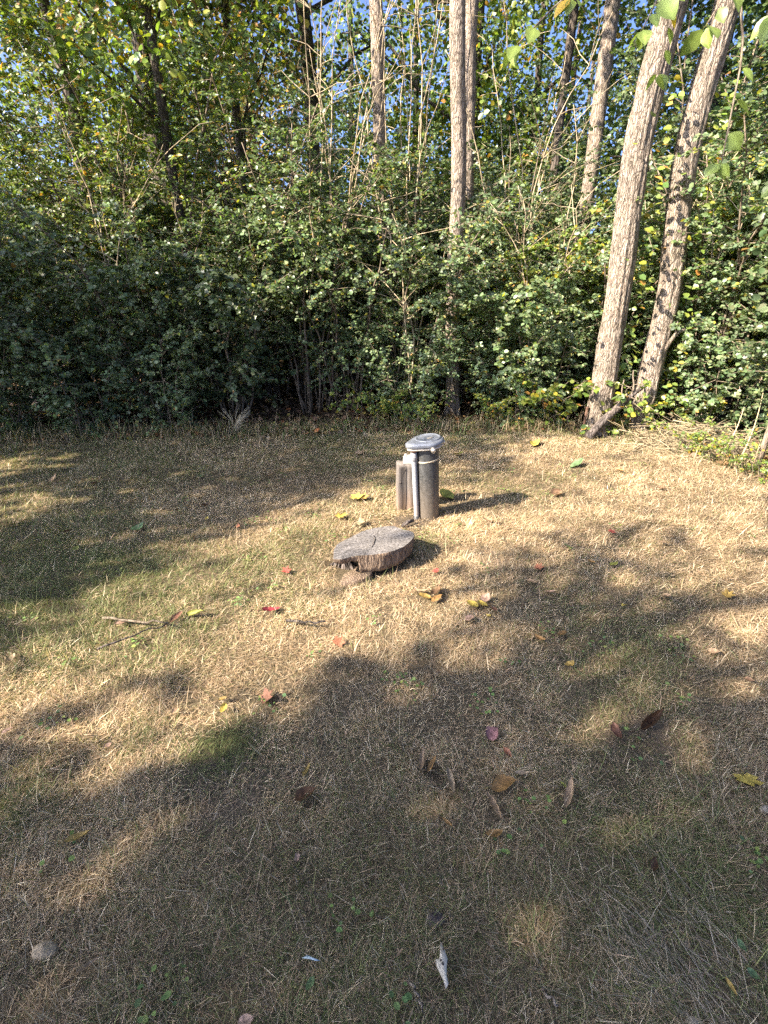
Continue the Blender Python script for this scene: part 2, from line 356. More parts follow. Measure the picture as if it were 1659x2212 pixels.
# ---- trees
def bark_trunk(name, x, y, d0, d1, h, lean=(0, 0), mat_=M_BARK, sides=24, ring=.12, seed=1, ridge=.06, flare=.25, parent=None, wob=.03):
    rng = np.random.default_rng(seed); n = int(h / ring) + 2; z = np.linspace(-.12, h, n); t = np.clip(z / h, 0, 1)
    cx = lean[0] * z + wob * (vnoise(z * .7, z * 0, seed) - .5) * 2 * np.clip(z, 0, 1); cy = lean[1] * z + wob * (vnoise(z * .7, z * 0 + 9, seed) - .5) * 2 * np.clip(z, 0, 1)
    r = (d0 * (1 - t) + d1 * t) / 2 * (1 + flare * np.exp(-np.clip(z, 0, None) / .22))
    th = np.arange(sides) * 2 * math.pi / sides
    TT, Z2 = np.meshgrid(th, z)
    c1 = np.cos(TT) * 3.2; c2 = np.sin(TT) * 3.2
    rid = np.abs(vnoise(TT / (2 * math.pi) * max(8, sides // 3) + .9 * vnoise(Z2 * 2.2, c1, seed + 5), Z2 * 2.0, seed) - .5) * 2
    lump = fbm(c1 * .6 + 7, Z2 * 1.1 + c2 * .3, seed + 3, 2) - .5
    fl = np.exp(-np.clip(Z2, 0, None) / .18) * .22 * np.cos(TT * 5 + seed)
    rr = r[:, None] * (1 + ridge * (rid - .5) + .10 * lump + fl * (flare > 0))
    V = np.stack([cx[:, None] + rr * np.cos(TT), cy[:, None] + rr * np.sin(TT), Z2], -1).reshape(-1, 3)
    i = np.arange(n - 1)[:, None] * sides; j = np.arange(sides)[None, :]; j2 = (j + 1) % sides
    F = np.stack([i + j, i + j2, i + sides + j2, i + sides + j], -1).reshape(-1, 4)
    ctr = lambda zz: np.array([np.interp(zz, z, cx), np.interp(zz, z, cy), zz])
    o = obj('trunk', make_mesh('trunk', V, [F], (mat_,), None, True), parent)
    return o, ctr
def crown_mesh(seed, centers_r, nclump, nleaf, size, pal, templ=ROUND, keep=None, rad=.38):
    """leaf sprays spread through a set of ellipsoids [(c, (rx,ry,rz))]"""
    rng = np.random.default_rng(seed); mb = MB(); wts = np.array([r[0] * r[1] * r[2] for _, r in centers_r]); wts = wts / wts.sum()
    Q = []
    for ci in rng.choice(len(centers_r), nclump, p=wts):
        c, r = centers_r[ci]; d = nrm(rng.normal(0, 1, 3)); q = np.array(c) + d * np.array(r) * rng.random() ** .45
        if keep is not None and not keep(q, rng): continue
        Q.append(q)
    Q = np.array(Q)
    n = len(Q); off = nrm(rng.normal(0, 1, (n, nleaf, 3))) * (rng.random((n, nleaf, 1)) ** .6) * rad * np.array([1, 1, .55])
    pos = (Q[:, None, :] + off).reshape(-1, 3)
    ax = nrm(off.reshape(-1, 3)) * .8 + rng.normal(0, .5, (n * nleaf, 3)) + np.array([0, 0, -.25])
    nm = np.array([0, -.5, .9]) + rng.normal(0, .55, (n * nleaf, 3))
    leaves(mb, pos, ax, nm, size * rng.uniform(.6, 1.3, n * nleaf), pick(rng, n * nleaf, pal), templ)
    return mb.mesh('crown', (M_LEAF,)), Q
def limbs(parent, ctr, Q, rng, n, z0, mat_, r0=.04):
    """boughs from the trunk to some of the leaf sprays"""
    for i in rng.choice(len(Q), min(n, len(Q)), replace=False):
        q = Q[i]; zb = max(z0, q[2] - rng.uniform(.4, 1.6)); b = ctr(zb); t = np.linspace(0, 1, 6)[:, None]
        p = b * (1 - t) + q * t + np.array([0, 0, .35]) * np.sin(t * math.pi) * rng.uniform(-.4, 1) + rng.normal(0, .04, (6, 3)) * np.sin(t * math.pi)
        m = MB(); m.tube(p, np.linspace(r0, r0 * .25, 6), 6); m.build('limb', mat_, parent, True)
def tree(label, x, y, d0, d1, h, crown, seed, mat_=M_BARK, lean=(0, 0), pal=GREEN, size=.085, nclump=215, nleaf=26, sides=20, ring=.15, ridge=.06, group='trees of the wood', z0=3, wob=.05, nlimb=9, keep=None, name='tree', flare=.25, rad=.42):
    t = thing(name, label, 'tree', (x, y, ghf(x, y)), 0, group)
    _, ctr = bark_trunk('trunk', x, y, d0, d1, h, lean, mat_, sides, ring, seed, ridge, flare, t, wob)
    kp = None if keep is None else (lambda q, r: keep(q + np.array([x, y, 0]), r))
    m, Q = crown_mesh(seed + 50, crown, nclump, nleaf, size, pal, keep=kp, rad=rad)
    tag(obj('crown', m, t), kind='stuff')
    limbs(t, ctr, Q, np.random.default_rng(seed + 90), nlimb, z0, mat_, d0 * .16)
    return t, ctr
def high(cz, rx, rz, dx=0, dy=0): return [((dx, dy, cz), (rx, rx, rz))]

tree('straight single pale brown trunk rising alone through the central shrubs', .0, 8.2, .185, .15, 9.5, high(8.3, 2.0, 2.2), 1, lean=(-.02, 0), wob=.03, ring=.07, sides=36, z0=5.5)
tree('straight brown trunk, nearer and darker of the close pair', .95, 7.05, .18, .155, 10, high(8.6, 2.0, 2.2, .3), 2, lean=(-.035, 0), wob=.03, ring=.07, sides=36, z0=5.8)
tree('paler trunk close behind its darker twin', 1.25, 8.3, .185, .15, 10, high(8.8, 2.0, 2.2, .5, .5), 3, lean=(-.03, 0), wob=.03, ring=.07, sides=36, z0=5.8)
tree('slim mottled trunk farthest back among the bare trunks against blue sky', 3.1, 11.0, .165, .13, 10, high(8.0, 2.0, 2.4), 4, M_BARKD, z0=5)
tree('mid-sized smooth trunk standing between the slim mottled trunk and the log-leaning trunk', 3.1, 9.0, .215, .18, 10, high(8.4, 2.1, 2.2), 5, ring=.07, sides=36, z0=5.5)
t5, c5 = tree('thick ridged trunk at the lawn edge with a dark log leaning on its foot', 2.56, 6.03, .265, .225, 9.5, high(8.4, 2.2, 2.2, .6, .6), 6, M_BARKP, sides=88, ring=.03, ridge=.15, z0=5, wob=.075, group='large trunks at the lawn edge')
t6, c6 = tree('thick ridged trunk beside the brush pile with a broken pale dead limb', 3.08, 6.06, .25, .195, 9.5, high(8.6, 2.2, 2.2, .9, .7), 7, M_BARKP, sides=88, ring=.03, ridge=.15, z0=5, wob=.075, group='large trunks at the lawn edge')
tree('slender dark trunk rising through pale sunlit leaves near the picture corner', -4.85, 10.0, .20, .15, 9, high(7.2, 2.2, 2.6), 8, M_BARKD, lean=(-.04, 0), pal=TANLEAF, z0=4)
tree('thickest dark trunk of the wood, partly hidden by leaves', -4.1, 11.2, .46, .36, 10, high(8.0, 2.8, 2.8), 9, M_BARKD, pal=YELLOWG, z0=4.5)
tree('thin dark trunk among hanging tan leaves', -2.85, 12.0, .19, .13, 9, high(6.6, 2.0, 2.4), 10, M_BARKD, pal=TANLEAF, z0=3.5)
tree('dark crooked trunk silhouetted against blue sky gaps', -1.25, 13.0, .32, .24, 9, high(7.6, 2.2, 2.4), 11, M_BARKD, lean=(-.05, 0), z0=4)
tree('leaning brown trunk at the shaded end of the wood edge', -5.15, 7.7, .24, .2, 8, high(6.5, 2.0, 2.2, -.6), 12, M_BARK, lean=(-.1, 0), z0=3.5)
tree('leaning trunk glimpsed deep in the shaded shrubs', -2.75, 8.3, .16, .10, 7, high(5.2, 1.8, 2.0, -.2), 13, M_BARKD, lean=(-.05, 0), pal=YELLOWG, z0=3.5)
# trees farther back, leafy from low down
BK = [(-9.5, 12.5, YELLOWG), (-7.0, 14.5, YELLOWG), (-5.6, 17.0, GREEN), (-3.3, 15.5, TANLEAF), (1.9, 13.2, YELLOWG), 
      (6.3, 12.0, GREEN), (8.0, 10.0, YELLOWG), (9.2, 14.5, GREEN), (11.5, 18.0, GREEN), (-12.5, 18.0, GREEN), (-8.5, 22, GREEN)]
BKM = {}
SPARSE = [(-3.9, 18.0), (3.4, 14.2), (-6.4, 19.5), (-.9, 17.5), (.8, 16.0), (4.6, 15.5), (2.7, 19.5), (-2.0, 20.5), (6.0, 18.5)]
BK += [(x, y, None) for x, y in SPARSE]
for i, (x, y, pal) in enumerate(BK):
    key = (id(pal), i % 2)
    if pal is None and key not in BKM: BKM[key] = crown_mesh(240 + i, [((0, 0, 5.4), (2.3, 2.3, 3.9)), ((.7, -.4, 3.2), (1.9, 1.7, 2.2))], 210, 30, .092, GREEN, rad=.5)
    if key not in BKM:
        BKM[key] = crown_mesh(200 + i, [((0, 0, 5.4), (2.3, 2.3, 3.9)), ((.7, -.4, 3.2), (1.9, 1.7, 2.2))], 390, 32, .09, pal, rad=.5)
    m, Q = BKM[key]
    t = thing('tree', 'leafy tree deep in the wood behind the understory', 'tree', (x, y, ghf(x, y)), i * 1.9, 'leafy trees deep in the wood', .85 + .3 * ((i * 37) % 10) / 10)
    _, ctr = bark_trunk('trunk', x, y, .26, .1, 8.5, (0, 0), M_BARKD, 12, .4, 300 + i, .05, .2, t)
    tag(obj('crown', m, t), kind='stuff'); limbs(t, ctr, Q, np.random.default_rng(i), 6, 1.5, M_BARKD, .05)
# far belt of woodland, one mass
rng = np.random.default_rng(77); mb = MB(); n = 15000
ang = rng.uniform(-.15, math.pi + .15, n); rr = rng.uniform(27, 40, n)
pos = np.stack([np.cos(ang) * rr, np.sin(ang) * rr, rng.random(n) ** 1.2 * (3.4 + 2.8 * vnoise(ang * 14, ang * 0, 4))], -1)
leaves(mb, pos, rng.normal(0, 1, (n, 3)), rng.normal(0, 1, (n, 3)) + np.array([0, 0, .6]), rng.uniform(.35, .75, n), pick(rng, n, GREEN))
tag(mb.build('distant_wood', M_LEAF), 'far green mass of woodland closing the view between the trunks', 'woodland', kind='stuff')
# bare whip-like saplings
def whips(label, x, y, n, h, spread, seed):
    rng = np.random.default_rng(seed); t = thing('bare_sapling', label, 'sapling', (x, y, ghf(x, y)), 0, 'bare whip-like saplings')
    for s in range(n):
        az = rng.uniform(0, 6.28); p = arc(np.array([rng.normal(0, .12), rng.normal(0, .12), -.05]), az, h * rng.uniform(.75, 1.1), spread * rng.uniform(.2, 1), rng, 14, .035)
        m = MB(); m.tube(p, np.linspace(.014, .003, 14), 5)
        for k in range(9):
            i = rng.integers(5, 13); a2 = az + rng.normal(0, 1.2); ln = rng.uniform(.3, 1.0); tt = np.linspace(0, 1, 5)[:, None]
            q = p[i] + np.array([math.cos(a2), math.sin(a2), rng.uniform(.2, 1.1)]) * ln * tt + rng.normal(0, .03, (5, 3)) * tt + np.array([0, 0, -.4]) * ln * tt ** 2 * rng.random()
            m.tube(q, np.linspace(.005, .0015, 5), 4, cap=False)
        m.build('stem', M_WHIP, t, True)
M_WHIP = bark_mat('pale_whip', (.46, .37, .25), (.26, .20, .13), (20, 20, 6), .2)
whips('clump of bare pale arching stems left of the single straight trunk'.replace('left of', 'beside'), -.75, 7.6, 9, 5.2, 1.5, 41)
whips('clump of bare pale arching stems between the single trunk and the paired trunks', .45, 7.7, 8, 5.4, 1.2, 42)
for k_, (x_, y_, n_, h_, lb_) in enumerate(((-2.1, 7.3, 5, 3.2, 'thin bare twigs poking out of the shaded shrub by the dead grass stalks'), (.25, 6.95, 5, 2.9, 'thin bare twigs poking out of the sunlit shrub behind the well pipe'), (2.2, 7.2, 6, 3.2, 'thin bare twigs poking out of the shrub behind the rusty stake'), (3.75, 6.5, 6, 3.0, 'thin bare twigs poking out beside the broken dead limb'), (-3.6, 7.4, 5, 3.6, 'thin bare twigs in the deep shade'))): whips(lb_, x_, y_, n_, h_, 1.2, 60 + k_)
whips('sparse bare pale stems reaching out from the paired trunks', 1.75, 7.9, 6, 4.6, 1.5, 43)

# ---- trees outside the frame, towards the sun: they shade the lawn and the dark end of the wood edge
LIT = [[(170, 400), (330, 300), (440, 240), (560, 185), (700, 170), (790, 150), (830, 105), (960, 98), (1150, 108), (1290, 92), (1240, 70), (1130, 62), (1180, 30), (1330, 28), (1440, 60), (1700, 130),
        (1700, 440), (1560, 450), (1470, 400), (1410, 320), (1390, 250), (1250, 290), (1150, 400), (1110, 450), (1200, 480), (1000, 490), (880, 480), (780, 530), (740, 565), (640, 600), (520, 690),
        (380, 725), (250, 725), (150, 650), (60, 570), (100, 470)], [(-60, 62), (75, 62), (110, 90), (0, 108), (-60, 108)], [(-60, 145), (120, 140), (150, 180), (20, 200), (-60, 200)],
       [(1480, 480), (1700, 470), (1700, 700), (1560, 640)]]
LITG = []
for poly in LIT: LITG.append([tuple(G(u, v + 922)[:2]) for (u, v) in poly])
DAPPLE = [tuple(G(u, v + 922)[:2]) for (u, v) in ((1180, 470), (1420, 400), (1720, 430), (1720, 800), (1350, 760), (1000, 640), (880, 520))]
BLOB = [tuple(G(u, v + 922)[:2]) for (u, v) in ((1400, 235), (1250, 280), (1130, 390), (1060, 460), (1200, 490), (1480, 420), (1430, 320))]
def inside(p, poly):
    c = False; j = len(poly) - 1
    for i in range(len(poly)):
        (xi, yi), (xj, yj) = poly[i], poly[j]
        if (yi > p[1]) != (yj > p[1]) and p[0] < (xj - xi) * (p[1] - yi) / (yj - yi) + xi: c = not c
        j = i
    return c
SX, SY, SZ = SUN.x / SUN.z, SUN.y / SUN.z, SUN.z
def keep_shade(q, rng):
    """leave the gaps in the crowns through which the sun reaches the lawn"""
    tw = (6.7 - q[1]) / -SY                              # drop until the wood edge is met
    zw = q[2] - tw; xw = q[0] - SX * tw
    if zw > .05 and xw > -9:
        lim = 2.1 + .8 * (vnoise(xw * .9, 3.3, 8) - .5) * 2
        if xw < -1.1 + .8 * (vnoise(zw * 1.1, .5, 2) - .5): return zw < lim or rng.random() < .25
        return rng.random() < (.07 if xw > 2 else .02)
    g = (q[0] - SX * q[2], q[1] - SY * q[2])
    if g[1] < 1.15: return True
    if inside(g, BLOB): return True
    if inside(g, DAPPLE): return rng.random() < .5
    for poly in LITG:
        for dx_, dy_ in ((0, 0), (.4, .18), (-.4, -.18), (-.08, .16), (.08, -.16)):
            if inside((g[0] + dx_, g[1] + dy_), poly): return rng.random() < .015
    return True
kw = dict(mat_=M_BARK, nlimb=3, keep=keep_shade, group='trees outside the frame towards the sun', size=.118, nleaf=6, rad=.45, name='shade_tree')
tree('broad tree outside the frame that shades the near lawn', -8.3, -2.4, .42, .2, 6.2, [((0, 0, 6.3), (3.0, 3.0, 3.2))], 61, nclump=2600, **kw)
tree('tree outside the frame that shades the lawn under the camera', -5.4, -4.4, .36, .2, 10, [((0, 0, 5.8), (2.7, 2.7, 3.2))], 62, nclump=2960, **kw)
tree('tree outside the frame that shades the far lawn', -9.6, 1.4, .40, .2, 10, [((0, 0, 5.6), (2.9, 2.9, 3.4))], 63, nclump=3000, **kw)
tree('tree outside the frame that shades the dark end of the wood edge', -9.4, 4.6, .36, .2, 9, [((0, 0, 4.4), (2.8, 2.4, 3.4))], 64, nclump=1800, **kw)
tree('tree outside the frame behind the camera', -3.2, -3.0, .3, .2, 8, [((0, 0, 4.6), (2.1, 2.1, 2.1))], 65, nclump=1640, **kw)
# ------------------------------------------------------------------ things at the lawn edge
# dark log leaning from the foot of the thick trunk towards its neighbour
t = MB(); a = G(1266, 944); pts = [(a.x, a.y - .05, .0)]
for (u, v, Y) in ((1290, 922, 5.82), (1315, 898, 5.80), (1337, 878, 5.80), (1368, 852, 5.84), (1400, 828, 5.88)): pts.append(tuple(P(u, v, Y)))
t.tube(pts, [.052, .05, .047, .042, .024, .016], 10)
lg = thing('leaning_log', 'dark weathered log leaning between the two thick trunks', 'log', (0, 0, 0))
t.build('log', M_LOG, lg, True)
for (u, v, Y, u2, v2, Y2) in ((1330, 884, 5.8, 1352, 820, 5.82), (1362, 856, 5.83, 1372, 800, 5.86), (1345, 872, 5.81, 1358, 850, 5.75)):
    t = MB(); A, B = np.array(P(u, v, Y)), np.array(P(u2, v2, Y2)); s = np.linspace(0, 1, 5)[:, None]; t.tube(A * (1 - s) + B * s + np.array([.02, 0, 0]) * np.sin(s * 5), np.linspace(.014, .006, 5), 6); t.build('side_branch', M_TWIG, lg, True)
M_RUST, nt, ns, L, b = mat('rusty_iron')
nz = N(nt, 'ShaderNodeTexNoise', Scale=40.0, Detail=5.0); r = ramp(nt, [(.35, (.05, .03, .022)), (.6, (.14, .075, .045))]); L.new(nz.outputs['Fac'], r.inputs[0]); L.new(r.outputs[0], b.inputs['Base Color']); b.inputs['Roughness'].default_value = .8
a = G(1258.5, 937); zt = P(1260, 880, a.y).z
t = MB(); t.tube([(a.x, a.y, -.1), (a.x, a.y, zt * .5), (a.x + .008, a.y, zt)], .016, 10); t.tube([(a.x + .008, a.y, zt - .02), (a.x + .008, a.y, zt + .004)], .019, 10)
tag(t.build('stake', M_RUST, None, True), 'thin rusty brown stake standing at the foot of the thick trunk', 'stake')
# broken dead limb on the second thick trunk
t = MB(); pts = [P(1422, 780, 6.03), P(1434, 758, 6.0), P(1448, 738, 5.96), P(1461, 720, 5.92), P(1480, 711, 5.9)]
t.tube(pts, [.03, .027, .024, .022, .015], 8); t.tube([P(1458, 723, 5.93), P(1462, 708, 5.92), P(1464, 695, 5.91)], [.014, .011, .006], 6)
o = t.build('dead_limb', M_BARKP, None, True); o.parent = t6; o.location = -t6.location
# brush pile of cut stems
bp = G(1470, 962); pile = thing('brush_pile', 'low pile of dry tan cut stems and twigs at the lawn corner', 'brush pile', (bp.x, bp.y, ghf(bp.x, bp.y)))
rng = np.random.default_rng(9); tw = []
for k in range(8):
    m = MB(); n = 8; s = np.linspace(-.5, .5, n); ln = rng.uniform(.5, 1.2)
    p = np.stack([s * ln, np.cumsum(rng.normal(0, .02, n)), .10 * ln * (.25 - s ** 2) * rng.uniform(-.5, 2) + np.cumsum(rng.normal(0, .008, n))], -1)
    m.tube(p, np.linspace(.0075, .003, n) * rng.uniform(.6, 1.2), 5, np.array((.30, .24, .15)) * rng.uniform(.6, 1.15))
    for q in range(2):
        i = rng.integers(2, 6); m.tube([p[i], p[i] + np.array([.09, .05 * rng.normal(), .04]), p[i] + np.array([.16, .10 * rng.normal(), .05])], [.004, .003, .002], 4, (.34, .26, .16))
    tw.append(m.mesh('twig', (M_STRAW,), True))
for k in range(90):
    d = rng.normal(0, 1, 2); r_ = rng.random() ** .5; q = (d / np.linalg.norm(d)) * r_ * np.array([.62, .45])
    o = obj('twig', tw[k % 8], pile, (q[0] + .1, q[1], .02 + (1 - r_) * .24 * rng.random() + .03 * rng.random())); o.rotation_euler = (rng.normal(0, .25), rng.normal(-.12, .22), rng.normal(.1, .75) + (3.14 if rng.random() < .5 else 0))
    o.scale = (rng.uniform(.6, 1.1),) * 3
m = MB()
for k in range(900):
    d = rng.normal(0, .42, 2) * np.array([1.15, .8]); r_ = np.hypot(*d); az = rng.normal(.1, .8); ln = rng.uniform(.08, .35)
    b0 = np.array([d[0] + .1, d[1], max(.01, .22 * math.exp(-(r_ / .5) ** 2) * rng.random())]); dv = np.array([math.cos(az), math.sin(az), rng.normal(.05, .2)]) * ln
    m.tube([b0 - dv / 2, b0 + np.array([0, 0, .015]), b0 + dv / 2], .0022, 3, np.array((.29, .23, .14)) * rng.uniform(.4, 1.2), cap=False)
tag(m.build('dead_stems', M_STRAW, pile), kind='stuff')
# dead canes standing and leaning out of the pile's far side
for k, (u, v, u2, v2, lb) in enumerate(((1600, 990, 1650, 840, 'tall pale dead cane leaning over the brush pile beside the thin dark sapling'), (1555, 985, 1607, 880, 'shorter pale dead cane slanting up from the brush pile'),
                                        (1500, 975, 1540, 905, 'shortest pale dead cane sticking up from the middle of the brush pile'))):
    a = G(u, v); e = P(u2, v2, a.y + .15); m = MB(); s = np.linspace(0, 1, 7)[:, None]
    m.tube(np.array(a) * (1 - s) + np.array(e) * s + np.array([.03, 0, -.02]) * np.sin(s * 3.1), np.linspace(.008, .003, 7), 6, (.40, .32, .19)); tag(m.build('dead_cane', M_STRAW, None, True), lb, 'cane', 'dead canes by the brush pile')
# thin sapling at the frame edge
a = G(1634, 1012); t = thing('sapling', 'thin dark sapling stem with low leaves beyond the brush pile', 'sapling', (a.x, a.y, 0))
m = MB(); m.tube([(0, 0, -.05), (.02, .02, .3), (.05, .04, .8), (.1, .1, 1.6), (.2, .2, 2.6)], [.03, .026, .022, .016, .006], 8); m.build('trunk', M_TWIG, t, True)
mm, _ = crown_mesh(991, [((.3, .3, 1.9), (.6, .6, .9))], 45, 14, .07, SHRUB_MIX, rad=.25); tag(obj('crown', mm, t), kind='stuff')
# low plants and knee-high shrubs at the edge
low = [(1245, 800, 6.25, .95, 'yellow-green leafy sapling beside the rusty stake'), (1355, 935, 6.0, .5, 'small bright green plant between the feet of the two thick trunks'),
       (1440, 905, 6.1, .7, 'bright green weed behind the brush pile, near the thick ridged trunk'), (1530, 985, 5.0, .42, 'small bright green weed growing out of the brush pile'), (1640, 1030, 4.4, .35, 'little green weed at the foot of the thin dark sapling'),
       (890, 912, 6.3, .5, 'pale sunlit weed at the lawn edge just behind the well pipe'), (800, 905, 6.5, .6, 'green weed in front of the bare slanting stems'), (1090, 905, 6.5, .55, 'dim green weed at the lawn edge between the well pipe and the stake')]
for i, (u, v, Y, sc, lb) in enumerate(low):
    x = P(u, v, Y).x; place_shrub(SHL, 'weed', lb, x, Y, i * 1.3, sc * 1.25, 'weeds at the lawn edge', 'weed')
dense = [(-4.6, 6.05, 1.0, 'low dark shrub at the shaded end of the lawn edge, beside the leaning trunk'), (-3.6, 6.15, .95, 'low dark shrub in deep shade, second from the shaded end'), (-2.7, 6.3, .9, 'low dark shrub in deep shade next to the dead grass stalks'),
         (.3, 6.75, .8, 'low sunlit shrub behind the well pipe'), (1.62, 6.7, .9, 'low sunlit shrub in front of the paired trunks'), (2.1, 6.75, .95, 'low sunlit shrub behind the stake and yellow-green sapling'),
         (3.15, 6.95, 1.05, 'low shrub filling the gap between the two thick trunks'), (3.95, 6.0, 1.0, 'low shrub between the thick trunk and the brush pile'), (4.25, 4.95, 1.0, 'low shrub right behind the brush pile'), (4.6, 4.0, 1.0, 'low shrub beyond the thin dark sapling')]
for i, (x, y, sc, lb) in enumerate(dense): place_shrub(SHD, 'low_shrub', lb, x, y, i * 2.1, sc, 'low shrubs along the wood edge')
# climbing leaves on the thick trunks
for (tt, ctr, seed, lb) in ((t5, c5, 5, 0), (t6, c6, 6, 0)):
    rng = np.random.default_rng(seed); m = MB(); n = 260
    z = rng.random(n) ** .8 * 3.3 + .1; az = rng.normal(.1, .75, n); r_ = .18 + rng.random(n) * .12
    pos = np.stack([np.array([ctr(q)[0] for q in z]) + r_ * np.cos(az), np.array([ctr(q)[1] for q in z]) + r_ * np.sin(az), z], -1)
    leaves(m, pos, np.stack([np.cos(az), np.sin(az) - .6, -.4 + 0 * az], -1) + rng.normal(0, .4, (n, 3)), np.array([.2, -.6, .7]) + rng.normal(0, .4, (n, 3)), rng.uniform(.05, .085, n), pick(rng, n, YELLOWG))
    tag(m.build('climbing_vine', M_LEAF, tt), kind='stuff')
# bleached dead grass stalks at the shaded edge
a = G(510, 935); m = MB(); rng = np.random.default_rng(3)
for k in range(26):
    az = rng.normal(-.3, .9); h_ = rng.uniform(.12, .34); m.tube([(rng.normal(0, .06), rng.normal(0, .04), -.02), (.06 * math.cos(az), -.03, h_ * .6), (.20 * math.cos(az), .05 * math.sin(az), h_)], [.004, .003, .0015], 4, (.50, .42, .28))
tag(m.build('grass_stalks', M_STRAW), 'tuft of bleached dead stalks at the shaded lawn edge', 'dead stalks').location = (a.x, a.y, 0)
# ------------------------------------------------------------------ overhanging branch, near and above the camera's right
ot = thing('tree', 'overhanging branch with broad sunlit green leaves close overhead, in the upper corner', 'tree', (4.7, 2.3, 0))
_, oc = bark_trunk('trunk', 0, 0, .3, .2, 7, (0, 0), M_BARK, 20, .2, 71, .06, .25, ot)
mm, _ = crown_mesh(881, [((1.0, 0, 6.2), (2.0, 2.0, 1.6))], 150, 20, .1, GREEN, rad=.4); tag(obj('crown', mm, ot), kind='stuff')
rng = np.random.default_rng(15)
def bend(pts, n=10):
    pts = np.array(pts, float); t0 = np.linspace(0, 1, len(pts)); tt = np.linspace(0, 1, n); return np.stack([np.interp(tt, t0, pts[:, k]) for k in range(3)], -1)
lm = bend([(0, 0, 3.3), (-1.2, .1, 3.08), (-2.2, .25, 2.86), (-3.0, .3, 2.75), (-3.95, .32, 2.66)], 14); lm[1:] += rng.normal(0, .012, (13, 3))
m = MB(); m.tube(lm, np.linspace(.03, .003, 14), 8); m.build('limb', M_TWIG, ot, True)
def big_leaf(seed, w=.36):
    rng = np.random.default_rng(seed); nl, nw = 9, 5; m = MB(); V = []
    for i in range(nl):
        s = i / (nl - 1); ww = w * (math.sin(math.pi * min(1, s * .96 + .02) ** .78)) * (1 + .03 * (-1) ** i)
        for j in range(nw):
            q = (j / (nw - 1) * 2 - 1); V.append((s, q * ww, .10 * abs(q) * ww * 3 * .5 - .16 * s * s + .012 * math.sin(9 * s + 3 * abs(q))))
    F = [(i * nw + j, i * nw + j + 1, (i + 1) * nw + j + 1, (i + 1) * nw + j) for i in range(nl - 1) for j in range(nw - 1)]
    q = np.array([abs((k % nw) - 2) for k in range(nl * nw)])[:, None]
    c = np.array((.22, .29, .07)) * np.where(q == 0, 1.35, rng.uniform(.85, 1.1, (nl * nw, 1)))
    m.add(V, F, None, c); m.tube([(-.22, 0, .03), (-.1, 0, .02), (0, 0, 0)], [.012, .01, .008], 4, (.2, .2, .06)); return m.mesh('leaf', (M_LEAF,), True)
BL = [big_leaf(1), big_leaf(2, .42), big_leaf(3, .32)]
bly = big_leaf(4, .38); cc = np.ones((len(bly.vertices), 4), np.float32); cc[:, :3] = (.55, .36, .04); bly.attributes['col'].data.foreach_set('color', cc.ravel())
side = []
for i, dd in ((6, (-.1, -.3, -.2)), (7, (-.2, -.25, -.16)), (7, (.1, -.35, -.3)), (8, (-.2, -.1, -.26)), (8, (0, -.3, -.12)), (9, (-.1, -.2, -.22)), (9, (.1, -.42, -.2)), (10, (-.2, -.2, -.2)), (10, (.05, -.1, -.3)), (10, (-.02, -.16, -.72)), (11, (-.15, -.15, -.22)), (11, (-.02, -.22, -.66)), (12, (-.1, -.2, -.2)), (12, (.05, -.05, -.28)), (13, (-.25, -.1, -.2)), (13, (-.1, -.25, -.12))):
    dd = np.array(dd); side.append(bend([lm[i], lm[i] + dd * .5 + np.array([.04, 0, .05]), lm[i] + dd], 6 if abs(dd[2]) < .5 else 8))
spots = []
for s in side:
    m = MB(); m.tube(s, np.linspace(.006, .0025, len(s)), 5); m.build('twig', M_TWIG, ot, True)
    for i in range(2 if len(s) < 8 else 4, len(s)): spots.append((s[i], s[i] - s[i - 1], 1 if i < len(s) - 1 else 3))

for i, (p, d, n) in enumerate(spots):
    for k in range(n):
        d_ = nrm(np.array(d)); sd = nrm(np.cross(d_, (0, 0, 1))) * (1 if k % 2 else -1); ax = nrm(d_ * .6 + sd * (.9 if k < 2 else .1) + np.array([0, 0, -.55]) + rng.normal(0, .25, 3)); up = np.array([-.25, -.35, .8]) + rng.normal(0, .4, 3)
        b_ = nrm(np.cross(up, ax)); c_ = np.cross(ax, b_); o = obj('leaf', bly if (i * 7 + k) % 13 == 0 else BL[(i + k) % 3], ot)
        sz = rng.uniform(.05, .095); mt = Matrix([(ax[r] * sz, b_[r] * sz, c_[r] * sz, p[r] + ax[r] * sz * .2) for r in range(3)] + [(0, 0, 0, 1)]); o.matrix_local = mt

